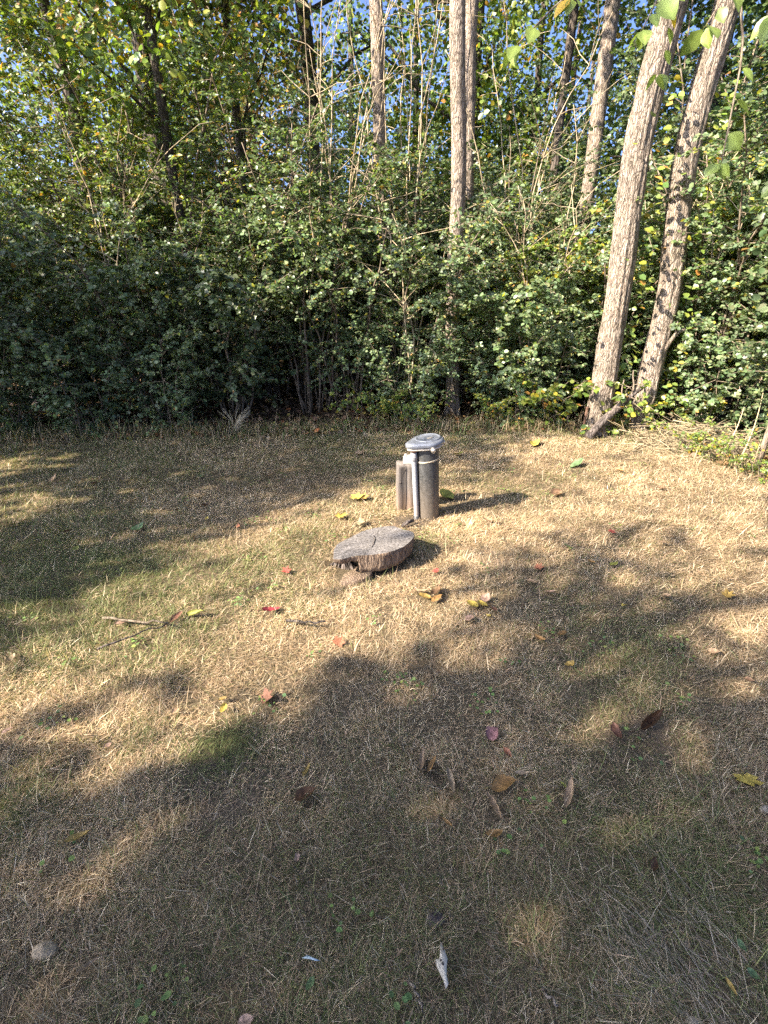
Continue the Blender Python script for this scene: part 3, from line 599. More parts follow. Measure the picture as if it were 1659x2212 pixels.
# ------------------------------------------------------------------ the well
def simple(name, col, rough, metal=0, spec=.4, mott=None, scale=30, bump=0, stain=None):
    m, nt, ns, L, b = mat(name); tc = N(nt, 'ShaderNodeTexCoord')
    nz = N(nt, 'ShaderNodeTexNoise', Scale=scale, Detail=6.0, Roughness=.65); L.new(tc.outputs['Object'], nz.inputs['Vector'])
    lo, hi = mott or (.8, 1.2); r = ramp(nt, [(.32, tuple(c * lo for c in col)), (.5, col), (.68, tuple(min(1, c * hi) for c in col))]); L.new(nz.outputs['Fac'], r.inputs[0]); out = r.outputs[0]
    if stain:                                        # splashed soil, by height on the thing
        sx = N(nt, 'ShaderNodeSeparateXYZ'); L.new(tc.outputs['Object'], sx.inputs[0])
        ad = N(nt, 'ShaderNodeMath', operation='MULTIPLY_ADD'); L.new(nz.outputs['Fac'], ad.inputs[0]); ad.inputs[1].default_value = -.25; L.new(sx.outputs['Z'], ad.inputs[2])
        mr = N(nt, 'ShaderNodeMapRange'); L.new(ad.outputs[0], mr.inputs['Value']); mr.inputs['From Min'].default_value = -.1; mr.inputs['From Max'].default_value = stain[1]; mr.inputs['To Min'].default_value = .75; mr.inputs['To Max'].default_value = 0
        mx = N(nt, 'ShaderNodeMix', data_type='RGBA'); L.new(mr.outputs[0], mx.inputs[0]); L.new(out, mx.inputs[6]); mx.inputs[7].default_value = (*stain[0], 1); out = mx.outputs[2]
    L.new(out, b.inputs['Base Color']); b.inputs['Roughness'].default_value = rough; b.inputs['Metallic'].default_value = metal; b.inputs['Specular IOR Level'].default_value = spec
    rr = N(nt, 'ShaderNodeMapRange'); L.new(nz.outputs['Fac'], rr.inputs['Value']); rr.inputs['To Min'].default_value = rough - .12; rr.inputs['To Max'].default_value = rough + .15; L.new(rr.outputs[0], b.inputs['Roughness'])
    if bump:
        bp_ = N(nt, 'ShaderNodeBump', Strength=.6, Distance=bump); L.new(nz.outputs['Fac'], bp_.inputs['Height']); L.new(bp_.outputs[0], b.inputs['Normal'])
    return m
M_STEEL = simple('weathered_steel', (.055, .055, .052), .5, .25, .5, (.55, 1.6), 55, .001, ((.16, .125, .09), .22))
M_CAP = simple('cast_aluminium', (.18, .195, .22), .38, .35, .5, (.75, 1.2), 28, .0008)
M_CONDUIT = simple('grey_plastic_conduit', (.25, .255, .26), .5, 0, .4, (.8, 1.12), 25, 0, ((.30, .25, .2), .12))
M_BAND = simple('cream_strap', (.46, .39, .28), .55, 0, .3)
M_BOLT = simple('zinc_bolt', (.5, .46, .40), .45, .6)
M_RUSTO = simple('orange_rust', (.34, .14, .06), .85, 0, .2)
WX, WY = .338, 3.565; wz = ghf(WX, WY)
well = thing('well_pipe', 'dark steel well pipe with grey domed cap and side conduit', 'well pipe', (WX, WY, wz))
well.rotation_euler = (0, R(-2.6), 0)
def lathe(prof, sides=48, cx=0, cy=0):
    prof = np.array(prof, float); n = len(prof); th = np.arange(sides) * 2 * math.pi / sides
    V = np.stack([cx + prof[:, :1] * np.cos(th), cy + prof[:, :1] * np.sin(th), np.repeat(prof[:, 1:], sides, 1)], -1).reshape(-1, 3)
    i = np.arange(n - 1)[:, None] * sides; j = np.arange(sides)[None]; j2 = (j + 1) % sides
    return V, np.stack([i + j, i + j2, i + sides + j2, i + sides + j], -1).reshape(-1, 4)
m = MB(); m.add(*lathe([(.084, -.25), (.084, 0), (.084, .2), (.084, .4), (.084, .555), (.0835, .56), (.076, .56), (.076, .3)], 64)); m.build('casing', M_STEEL, well, True)
# cap: egg-shaped in plan, reaching over the conduit; built in rings
def egg(off, n=72):
    """outline of a disc joined to a smaller boss over the conduit, grown by off"""
    c1, r1, c2, r2 = np.array((0.0, 0)), .104 + off, np.array((-.098, -.045)), .042 + off
    th = np.arange(n) * 2 * math.pi / n; d = np.stack([np.cos(th), np.sin(th)], -1); org = np.array((-.03, -.012)); out = []
    for k in range(n):                               # distance to the joined outline by support sampling
        best = 0
        for f in np.linspace(0, 1, 12):
            c = c1 * (1 - f) + c2 * f - org; r = r1 * (1 - f) + r2 * f; b_ = d[k] @ c; q = b_ * b_ - (c @ c - r * r)
            if q > 0: best = max(best, b_ + math.sqrt(q))
        out.append(org + d[k] * best)
    return np.array(out)
def rings(levels, n=72, close=True, sc=None):
    V = []; F = []
    for (off, z) in levels:
        e = egg(off, n) if sc is None else egg(0, n); V += [(x, y, z) for x, y in e]
    L_ = len(levels); V = np.array(V); i = np.arange(L_ - 1)[:, None] * n; j = np.arange(n)[None]; j2 = (j + 1) % n
    F = np.stack([i + j, i + j2, i + n + j2, i + n + j], -1).reshape(-1, 4); F3 = []
    if close:
        c = V[-n:].mean(0); V = np.concatenate([V, c[None]]); F3 = [((L_ - 1) * n + k, (L_ - 1) * n + (k + 1) % n, len(V) - 1) for k in range(n)]
    return V, F, F3
m = MB(); V, F, F3 = rings([(-.012, -.004), (.006, -.004), (.012, 0), (.0145, .008), (.0145, .022), (.0125, .031), (.007, .038), (-.001, .0425), (-.012, .045), (-.026, .046)]); m.add(V, F, F3)
capo = m.build('cap', M_CAP, well, True); capo.location = (0, 0, .566); capo.rotation_euler = (R(2), R(-3.5), 0); capo.scale = (1.03, 1.03, .84)
m = MB(); m.add(*lathe([(.090, .042), (.090, .0495), (.086, .0525), (.081, .0530), (.0800, .0500), (.060, .0505), (.0001, .0525)], 56, .008, .004)); m.build('raised_disc', M_CAP, capo, True)
m = MB(); V, F = box(-.022, .022, -.004, .004, .050, .0565); ca, sa = math.cos(.25), math.sin(.25); V = np.stack([V[:, 0] * ca - V[:, 1] * sa + .022, V[:, 0] * sa + V[:, 1] * ca - .02, V[:, 2]], -1); m.add(V, F); m.build('cap_mark', M_BAND, capo)
m = MB(); V, F, F3 = rings([(-.008, -.0045), (.004, -.0045), (.007, -.007), (.007, -.019), (.002, -.024), (-.014, -.024), (-.016, -.01)], close=False); m.add(V, F, F3)
lower = m.build('clamp_ring', simple('pale_clamp', (.50, .45, .38), .5, .2, .4, (.7, 1.2), 40), capo, True)
for k, az in enumerate((R(-75), R(18), R(135))):
    c = np.array([math.cos(az), math.sin(az)]) * .118
    m = MB(); tz = np.array([0, 0, 1.]); p = np.array([c[0], c[1], -.034])
    m.tube([p, p + tz * .03], .017, 10); m.tube([p - tz * .012, p], .009, 6); m.tube([p + tz * .03, p + tz * .038], .011, 6); m.build('bolt_lug', M_BOLT, capo)
# conduit, strap
m = MB(); A = np.array((-.088, -.055, -.12)); B = np.array((-.101, -.046, .545)); s = np.linspace(0, 1, 9)[:, None]; cp = A * (1 - s) + B * s; m.tube(cp, .0195, 24); con = m.build('conduit', M_CONDUIT, well, True)
f = lambda z: A + (B - A) * (z - A[2]) / (B[2] - A[2])
m = MB(); m.tube([f(.452), f(.455), f(.515), f(.518)], [.0205, .0235, .0235, .0205], 24); m.tube([f(.478), f(.481), f(.484)], [.0236, .0250, .0236], 24); m.build('coupling', M_CONDUIT, con, True)
m = MB(); m.tube([f(.518), f(.548)], .0205, 20); m.build('rusty_collar', M_RUSTO, con, True)
m = MB(); m.tube([f(-.06), f(.022)], .0245, 16); m.build('black_sleeve', simple('black_sleeve', (.03, .03, .03), .5), con, True)
n = 48; th = np.arange(n + 1) * 2 * math.pi / n; zz = .452 + .012 * np.cos(th - .4)
V = []; [V.extend([(r_ * math.cos(a_), r_ * math.sin(a_), z_ + dz)]) for (r_, dz) in ((.0842, -.006), (.0862, -.006), (.0862, .006), (.0842, .006)) for a_, z_ in zip(th, zz)]
V = np.array(V).reshape(4, n + 1, 3); idx4 = np.arange(4 * (n + 1)).reshape(4, n + 1); F = np.concatenate([np.stack([idx4[a][:-1], idx4[a][1:], idx4[(a + 1) % 4][1:], idx4[(a + 1) % 4][:-1]], -1) for a in range(4)])
m = MB(); m.add(V.reshape(-1, 3), F); m.build('strap', M_BAND, well)
# short square post and the white block on it
M_POST, nt, ns, L, b = mat('weathered_post')
tc = N(nt, 'ShaderNodeTexCoord'); mp = N(nt, 'ShaderNodeMapping'); mp.inputs['Scale'].default_value = (45, 45, 3.0); L.new(tc.outputs['Object'], mp.inputs[0])
nz = N(nt, 'ShaderNodeTexNoise', Scale=1.0, Detail=7.0, Roughness=.7); L.new(mp.outputs[0], nz.inputs['Vector'])
r = ramp(nt, [(.3, (.04, .034, .03)), (.45, (.105, .09, .078)), (.6, (.16, .138, .12)), (.8, (.23, .20, .17))]); L.new(nz.outputs['Fac'], r.inputs[0])
sx = N(nt, 'ShaderNodeSeparateXYZ'); L.new(tc.outputs['Object'], sx.inputs[0]); mr = N(nt, 'ShaderNodeMapRange'); L.new(sx.outputs['Z'], mr.inputs['Value']); mr.inputs['From Min'].default_value = .0; mr.inputs['From Max'].default_value = .2; mr.inputs['To Min'].default_value = .55; mr.inputs['To Max'].default_value = 0
mx = N(nt, 'ShaderNodeMix', data_type='RGBA', blend_type='MIX'); L.new(mr.outputs[0], mx.inputs[0]); L.new(r.outputs[0], mx.inputs[6]); mx.inputs[7].default_value = (.25, .15, .085, 1); L.new(mx.outputs[2], b.inputs['Base Color']); b.inputs['Roughness'].default_value = .9
bp_ = N(nt, 'ShaderNodeBump', Strength=.7, Distance=.004); L.new(nz.outputs['Fac'], bp_.inputs['Height']); L.new(bp_.outputs[0], b.inputs['Normal'])
PX, PY = .165, 3.715
post = thing('wooden_post', 'short weathered grey square wooden post behind the well pipe', 'post', (PX, PY, ghf(PX, PY)), R(4))
def rough_prism(prof, zs, seed, amp=.003, taper=0):
    """prism from an outline with worn edges: rings of points"""
    rng = np.random.default_rng(seed); prof = np.array(prof, float); n = len(prof); V = []
    for k, z in enumerate(zs):
        s = 1 - taper * (z - zs[0]) / (zs[-1] - zs[0]) - (.05 if k == len(zs) - 1 else 0); V += [(x * s + rng.normal(0, amp * .4), y * s + rng.normal(0, amp * .4), z + (rng.normal(0, amp) if k >= len(zs) - 2 else 0)) for x, y in prof]
    V = np.array(V); i = np.arange(len(zs) - 1)[:, None] * n; j = np.arange(n)[None]; j2 = (j + 1) % n; F = np.stack([i + j, i + j2, i + n + j2, i + n + j], -1).reshape(-1, 4)
    V = np.concatenate([V, V[-n:].mean(0)[None]]); F3 = [((len(zs) - 1) * n + k, (len(zs) - 1) * n + (k + 1) % n, len(V) - 1) for k in range(n)]; return V, F, F3
def rsq(w, d, r, k=4):
    out = []
    for (cx, cy, a0) in ((w / 2 - r, d / 2 - r, 0), (-w / 2 + r, d / 2 - r, 90), (-w / 2 + r, -d / 2 + r, 180), (w / 2 - r, -d / 2 + r, 270)):
        for q in range(k + 1): a_ = R(a0 + 90 * q / k); out.append((cx + r * math.cos(a_), cy + r * math.sin(a_)))
        nxt = {0: (-1, 0), 90: (0, -1), 180: (1, 0), 270: (0, 1)}[a0]; x, y = out[-1]; ln = (w if nxt[0] else d) - 2 * r
        out += [(x + nxt[0] * ln * f_, y + nxt[1] * ln * f_) for f_ in (.25, .5, .75)]
    return out
prof = rsq(.135, .135, .012); fr = min(range(len(prof)), key=lambda k: abs(prof[k][0] + .012) + (0 if prof[k][1] < -.05 else 9)); prof[fr] = (prof[fr][0], prof[fr][1] + .02)   # a long drying split in the front face
m = MB(); m.add(*rough_prism(prof, (-.15, 0, .1, .2, .28, .345, .362, .367), 4, .0025)); m.build('post', M_POST, post)
m = MB(); m.add(*rough_prism([(.004 * math.cos(q) * 3 - .048, -.0680 + .004 * math.sin(q)) for q in np.arange(6) * 1.047], (.232, .236, .24), 2, .0008)); m.build('knot', M_LOG, post)
M_WHITE = simple('white_block', (.62, .58, .52), .8, 0, .2, (.8, 1.08), 60, .004)
wb = MB(); wb.add(*rough_prism(rsq(.10, .07, .01), (0, .02, .034, .042), 8, .0035))
for k in range(4): wb.add(*rough_prism([(x - .036 + k * .024, y) for x, y in rsq(.019, .06, .006, 2)], (.036, .046 + .005 * (k % 2), .052 + .005 * ((k + 1) % 2)), 9 + k, .002))
o = tag(wb.build('white_block', M_WHITE), 'small white ridged block resting on top of the short wooden post', 'block'); o.location = (PX + .035, PY + .025, post.location.z + .368); o.rotation_euler = (0, 0, R(-8))
# ------------------------------------------------------------------ the cut log slab
ZT = .155
z4 = lambda x, y: ((1200 + x * .2411) / 1.736, (1920 + y * .2411) / 1.736)
top_px = [(200, 730), (212, 660), (210, 600), (260, 510), (330, 465), (400, 430), (480, 392), (560, 350), (700, 280), (850, 250), (1000, 222), (1120, 215), (1220, 240), (1310, 280), (1390, 285), (1440, 310), (1468, 345), (1460, 390), (1400, 460), (1300, 540), (1150, 600), (1000, 640), (800, 665), (600, 678), (450, 705), (300, 742)]
topw = np.array([tuple(G(*z4(x, y), ZT)) for x, y in top_px]); SC = topw.mean(0)
def resample(poly, n):
    p = np.concatenate([poly, poly[:1]]); d = np.concatenate([[0], np.cumsum(np.linalg.norm(np.diff(p, axis=0), axis=1))]); t_ = np.linspace(0, d[-1], n, endpoint=False); return np.stack([np.interp(t_, d, p[:, k]) for k in range(p.shape[1])], -1)
ol = resample(topw, 120) - SC; ol = (np.roll(ol, 1, 0) + ol * 2 + np.roll(ol, -1, 0)) / 4; ol[:, 2] = 0
if np.sum(ol[:, 0] * np.roll(ol[:, 1], -1) - ol[:, 1] * np.roll(ol[:, 0], -1)) < 0: ol = ol[::-1]
SLAB = (ol[:, :2] + SC[:2])
M_CUT, nt, ns, L, b = mat('cut_wood_face')
tc = N(nt, 'ShaderNodeTexCoord'); sx = N(nt, 'ShaderNodeSeparateXYZ'); L.new(tc.outputs['Object'], sx.inputs[0])
at2 = N(nt, 'ShaderNodeMath', operation='ARCTAN2'); L.new(sx.outputs['Y'], at2.inputs[0]); L.new(sx.outputs['X'], at2.inputs[1])
ln_ = N(nt, 'ShaderNodeVectorMath', operation='LENGTH'); L.new(tc.outputs['Object'], ln_.inputs[0])
cb = N(nt, 'ShaderNodeCombineXYZ'); ml = N(nt, 'ShaderNodeMath', operation='MULTIPLY'); L.new(at2.outputs[0], ml.inputs[0]); ml.inputs[1].default_value = 16; L.new(ml.outputs[0], cb.inputs[0]); m2 = N(nt, 'ShaderNodeMath', operation='MULTIPLY'); L.new(ln_.outputs['Value'], m2.inputs[0]); m2.inputs[1].default_value = 9; L.new(m2.outputs[0], cb.inputs[1])
n1 = N(nt, 'ShaderNodeTexNoise', Scale=1.0, Detail=6.0, Roughness=.75, Distortion=2.2); L.new(cb.outputs[0], n1.inputs['Vector'])
n2 = N(nt, 'ShaderNodeTexNoise', Scale=70.0, Detail=6.0, Roughness=.7); L.new(tc.outputs['Object'], n2.inputs['Vector'])
n3 = N(nt, 'ShaderNodeTexNoise', Scale=6.0, Detail=4.0); L.new(tc.outputs['Object'], n3.inputs['Vector'])
wv = N(nt, 'ShaderNodeTexWave', wave_type='RINGS', rings_direction='Z', Scale=14.0, Distortion=5.0, Detail=3.0); L.new(tc.outputs['Object'], wv.inputs['Vector'])
r1 = ramp(nt, [(.36, (.04, .035, .03)), (.45, (.13, .12, .11)), (.56, (.225, .208, .192)), (.74, (.36, .335, .31))]); L.new(n1.outputs['Fac'], r1.inputs[0])
r2 = ramp(nt, [(.36, (.38, .38, .39)), (.48, (.95, .95, .95)), (.66, (1.3, 1.28, 1.25))]); L.new(n2.outputs['Fac'], r2.inputs[0])
r3 = ramp(nt, [(.35, (.78, .78, .8)), (.65, (1.12, 1.1, 1.08))]); L.new(n3.outputs['Fac'], r3.inputs[0])
r4 = ramp(nt, [(0, (.86, .86, .86)), (.3, (1, 1, 1))]); L.new(wv.outputs['Fac'], r4.inputs[0])
prev = r1.outputs[0]
for rr_ in (r2, r3, r4):
    mm_ = N(nt, 'ShaderNodeMix', data_type='RGBA', blend_type='MULTIPLY'); mm_.inputs[0].default_value = 1; L.new(prev, mm_.inputs[6]); L.new(rr_.outputs[0], mm_.inputs[7]); prev = mm_.outputs[2]
L.new(prev, b.inputs['Base Color']); b.inputs['Roughness'].default_value = .9; b.inputs['Specular IOR Level'].default_value = .15
ad = N(nt, 'ShaderNodeMath', operation='ADD'); L.new(n1.outputs['Fac'], ad.inputs[0]); L.new(n2.outputs['Fac'], ad.inputs[1]); bp_ = N(nt, 'ShaderNodeBump', Strength=.8, Distance=.004); L.new(ad.outputs[0], bp_.inputs['Height']); L.new(bp_.outputs[0], b.inputs['Normal'])
M_SIDE = bark_mat('debarked_side', (.27, .195, .135), (.085, .058, .042), (75, 75, 4), .6)
slab = thing('log_slab', 'flat cut log slab with cracked grey top lying in front of the well pipe', 'log slab', (SC[0], SC[1], ZT + ghf(SC[0], SC[1]) * .5))
n = len(ol); m = MB(); V = []; rg = [1, .97, .85, .7, .5, .3, .12]
for s in rg: V += [(x * s, y * s, (fbm(np.array([x * s * 18]), np.array([y * s * 18]), 3)[0] - .5) * .006) for x, y, _ in ol]
V.append((0, 0, 0)); i = np.arange(len(rg) - 1)[:, None] * n; j = np.arange(n)[None]; j2 = (j + 1) % n; F = np.stack([i + j, i + j2, i + n + j2, i + n + j], -1).reshape(-1, 4); F3 = [((len(rg) - 1) * n + k, (len(rg) - 1) * n + (k + 1) % n, len(V) - 1) for k in range(n)]
m.add(V, F, F3); m.build('cut_face', M_CUT, slab)
lev = [(0, 1.0), (.004, 1.006), (.03, 1.0), (.06, .99), (.09, .975), (.115, .955), (.118, .9)]; V = []
xl = ol[:, 0].min(); xr = ol[:, 0].max()
for li, (dz, s) in enumerate(lev):
    for k, (x, y, _) in enumerate(ol):
        f_ = (x - xl) / (xr - xl); dep = dz
        if f_ < .30: dep = dz * (.22 + .5 * max(0, f_ - .12))            # the thin overhanging end
        elif f_ > .55: dep = dz * (1 - .25 * (f_ - .55))
        rr = s * (1 + .018 * (float(vnoise(k * .55, 0, 5)) - .5) + .012 * (float(vnoise(k * 1.7, dz * 8, 6)) - .5)) if li else 1.0
        V.append((x * rr, y * rr, -dep - (.0 if li < 5 else .012 * float(vnoise(k * .4, 1, 7)))))
i = np.arange(len(lev) - 1)[:, None] * n; F = np.stack([i + n + j, i + n + j2, i + j2, i + j], -1).reshape(-1, 4); m = MB(); m.add(V, F); m.build('side', M_SIDE, slab, True)
# a curved drying crack on the cut face, with its own depth
cr = [G(*z4(x, y), ZT) for x, y in ((838, 365), (852, 400), (855, 430), (846, 460), (832, 500), (815, 530), (795, 555))]; m = MB(); cpts = [np.array(p) - SC for p in cr]; m.tube([p + np.array([0, 0, .0015]) for p in cpts], [.0012, .0028, .0035, .0035, .003, .002, .001], 6); m.build('crack', M_LOG, slab)
# dark rotten chunk under the thin end, and a flat grey piece lying before it
a = G(*z4(390, 860)); m = MB(); rng = np.random.default_rng(2)
for k in range(46):
    q = np.array([rng.normal(0, .045), rng.normal(0, .022), 0]); hq = rng.uniform(.02, .075) * math.exp(-(q[0] / .08) ** 2); m.add(*rough_prism([(q[0] + x, q[1] + y) for x, y in rsq(rng.uniform(.012, .03), rng.uniform(.012, .03), .004, 1)], (-.01, hq * .7, hq), k, .005, .35))
o = tag(m.build('rotten_bark', M_LOG), 'dark crumbling bark chunk propping the thin end of the log slab', 'bark'); o.location = (a.x - .01, a.y + .035, ghf(a.x, a.y) + .005)
a = G(*z4(560, 1030)); m = MB(); m.add(*rough_prism([(-.11, -.06), (-.05, -.085), (.06, -.05), (.10, -.01), (.08, .06), (.04, .11), (-.01, .06), (-.07, .02)], (-.01, .018, .026), 3, .004)); o = tag(m.build('wood_piece', M_SIDE), 'flat weathered wood piece in the grass under the log slab', 'wood piece'); o.location = (a.x, a.y, .005); o.rotation_euler = (.05, -.06, .2)
# small dark stick by the pipe foot
a, e = G(868, 1137, .02), G(893, 1124, .035); m = MB(); m.tube([a, a.lerp(e, .5) + Vector((0, 0, .01)), e], [.012, .015, .011], 8); tag(m.build('wood_splinter', M_LOG, None, True), 'short dark wood splinter between the log slab and the well pipe', 'stick')
# sticks lying on the lawn
sticks = [((222, 1335), (300, 1342), (364, 1346), .0075, M_TWIG, 'pale straight stick lying beside the brown-red leaf'), ((210, 1402), (290, 1372), (360, 1347), .005, M_LOG, 'thin dark twig slanting from the end of the pale stick'),
          ((618, 1341), (660, 1344), (703, 1342), .007, M_LOG, 'short grey twig below the crimson leaf'), ((880, 2118), (905, 2150), (912, 2185), .004, M_BARKP, 'thin pale twig in the grass near the white bark scrap'), ((1170, 2135), (1195, 2160), (1205, 2172), .004, M_BARKP, 'thin bent pale twig lowest on the lawn')]
for (p0, p1, p2, r_, mt_, lb) in sticks:
    q = bend([G(*p0, .035), G(*p1, .045), G(*p2, .04)], 9); q[1:-1] += np.random.default_rng(int(p0[0])).normal(0, .004, (7, 3)); m = MB(); m.tube(q, np.linspace(r_, r_ * .6, 9), 7); tag(m.build('stick', mt_, None, True), lb, 'stick', 'sticks on the lawn')
# stones and scraps
def stone(u, v, size, col, seed, label, flat=.6):
    rng = np.random.default_rng(seed); a = G(u, v, .02); n1_, n2_ = 14, 8; V = []
    for i_ in range(n2_ + 1):
        ph = math.pi * i_ / n2_
        for j_ in range(n1_):
            th_ = 2 * math.pi * j_ / n1_; r_ = 1 + .35 * (float(vnoise(math.cos(th_) * 1.3 + 5, math.sin(th_) * 1.3 + ph * 1.3, seed)) - .5); V.append((r_ * math.sin(ph) * math.cos(th_), r_ * .7 * math.sin(ph) * math.sin(th_), r_ * flat * math.cos(ph)))
    i_ = np.arange(n2_)[:, None] * n1_; j_ = np.arange(n1_)[None]; F = np.stack([i_ + j_, i_ + n1_ + j_, i_ + n1_ + (j_ + 1) % n1_, i_ + (j_ + 1) % n1_], -1).reshape(-1, 4)
    m = MB(); m.add(np.array(V) * size, F); o = tag(m.build('stone', simple('stone_%d' % seed, col, .9, 0, .1, (.5, 1.35), 90, .008), None, True), label, 'stone', 'stones on the lawn'); o.location = (a.x, a.y, ghf(a.x, a.y) + size * flat * .35); return o
stone(95, 2048, .032, (.33, .25, .16), 3, 'pale rounded stone half sunk in the dark grass'); stone(1500, 2200, .018, (.27, .22, .16), 4, 'small pale grey stone at the bottom border of the lawn'); stone(1655, 1748, .024, (.28, .24, .19), 5, 'small whitish stone below the big yellow maple leaf'); stone(943, 1973, .03, (.07, .055, .05), 6, 'dark lump of soil above the white bark scrap', .45)
def scrap(outline, hole, thick, M_, label, cat, u, v, ang, sc):
    a = G(u, v, .035); m = MB(); o2 = np.array(outline, float) * sc * np.array((1.5, 1)); n_ = len(o2); rng = np.random.default_rng(n_); c = o2.mean(0)
    V = [(x, y, thick + .15 * sc * math.sin(3 * x / sc)) for x, y in o2] + [(x, y, .15 * sc * math.sin(3 * x / sc)) for x, y in o2] + [(c[0], c[1], thick + .1 * sc), (c[0], c[1], .1 * sc)]
    F = [(k, n_ + k, n_ + (k + 1) % n_, (k + 1) % n_) for k in range(n_)]; F3 = [(k, (k + 1) % n_, 2 * n_) for k in range(n_)] + [(n_ + (k + 1) % n_, n_ + k, 2 * n_ + 1) for k in range(n_)]; m.add(V, F, F3)
    t_ = thing(cat.replace(' ', '_'), label, cat, (a.x, a.y, ghf(a.x, a.y) + .035), ang); m.build('sheet', M_, t_)
    for (hx, hy, hr) in hole:
        h_ = MB(); h_.add(*rough_prism([(hx * sc + hr * sc * math.cos(q), hy * sc + hr * sc * math.sin(q)) for q in np.arange(7) * .9], (.0, thick + .1 * sc, thick + .13 * sc), 3, .0006)); h_.build('dark_spot', M_LOG, t_)
scrap([(0, 1), (.1, .6), (.16, .2), (.1, -.1), (.06, -.45), (.08, -.8), (-.02, -.95), (-.06, -.6), (-.14, -.3), (-.22, 0), (-.24, .3), (-.1, .28), (-.05, .6)], [(-.03, 0, .07), (.09, .62, .04), (-.12, .18, .04)], .004, simple('white_bark', (.44, .39, .31), .8, 0, .2, (.7, 1.1), 70), 'white torn bark scrap with a dark hole', 'bark scrap', 958, 2082, .05, .05)
scrap([(-.5, .3), (-.1, .1), (.2, -.2), (.5, -.3), (.2, -.05), (0, .2), (-.2, .4)], [], .002, simple('pale_blue_bit', (.30, .38, .40), .7), 'tiny pale blue plastic scrap in the grass', 'plastic scrap', 672, 2073, .2, .03)
# ------------------------------------------------------------------ fallen leaves, each a thing
PALE = dict(red=(.32, .07, .05), crimson=(.27, .04, .05), orangered=(.31, .12, .065), brownred=(.18, .085, .055), tan=(.30, .20, .12), pink=(.36, .23, .165), yellow=(.42, .31, .07), ochre=(.30, .20, .06),
            darkbrown=(.10, .05, .025), orangebrown=(.29, .16, .06), pale=(.30, .22, .14), green=(.10, .16, .07), olive=(.22, .22, .05), maroon=(.19, .09, .09), brown=(.22, .13, .075))
def oval_leaf(col, w, curl, cup, rng, mott):
    curl *= 1.35; cup *= 1.6; tw = rng.normal(0, .7); bx = rng.normal(0, .12)
    nl, nw = 11, 7; V = []; C = []
    for i in range(nl):
        s = i / (nl - 1); ww = max(.012, w * (math.sin(math.pi * s ** .85)) ** .8) * (1 + .05 * (-1) ** i)
        for j in range(nw):
            q = j / (nw - 1) * 2 - 1; a = q * curl; r_ = ww / max(curl, .05)
            y = math.sin(a) * r_; z = (1 - math.cos(a)) * r_ + cup * (s - .5) ** 2 + rng.normal(0, .008) + .018 * math.sin(s * 22 + abs(q) * 2)
            y += bx * (s - .5) ** 2 * 4 * w; ca_, sa_ = math.cos(tw * (s - .5)), math.sin(tw * (s - .5)); y, z = y * ca_ - z * sa_, y * sa_ + z * ca_ + (.02 * w if abs(q) > .9 else 0) * rng.normal(); V.append((s - .5, y, z)); k = (1.0 if abs(q) > .1 else .72) * (1 + mott * (float(vnoise(s * 5, q * 2.5, int(w * 1000))) - .5)); C.append(np.array(col) * k)
    F = [(i * nw + j, i * nw + j + 1, (i + 1) * nw + j + 1, (i + 1) * nw + j) for i in range(nl - 1) for j in range(nw - 1)]
    return V, F, None, C
def maple_leaf(col, w, curl, cup, rng, mott):
    tips = [(0, 1.0), (22, .55), (38, .80), (58, .92), (78, .50), (100, .72), (125, .42), (150, .30), (172, .10)]
    out = [(a, r_) for a, r_ in tips] + [(-a, r_) for a, r_ in tips[1:]][::-1]; n = len(out); V = [(0, 0, 0)]; C = [np.array(col) * .8]
    for f_ in (.45, 1.0):
        for a, r_ in out:
            q = (r_ if f_ == 1 else .45 * (.5 + .5 * r_)) * rng.uniform(.93, 1.05); x, y = q * math.cos(R(a)), q * math.sin(R(a)); V.append(((x - .25) * .62, y * .62 * w * 2, curl * .25 * y * y + cup * x * x * .5 + rng.normal(0, .025))); C.append(np.array(col) * (1 + mott * (rng.random() - .5)))
    V[0] = (-.25 * .62, 0, 0)
    F3 = [(0, 1 + k, 1 + (k + 1) % n) for k in range(n)]; F = [(1 + k, 1 + n + k, 1 + n + (k + 1) % n, 1 + (k + 1) % n) for k in range(n)]
    return V, F, F3, C
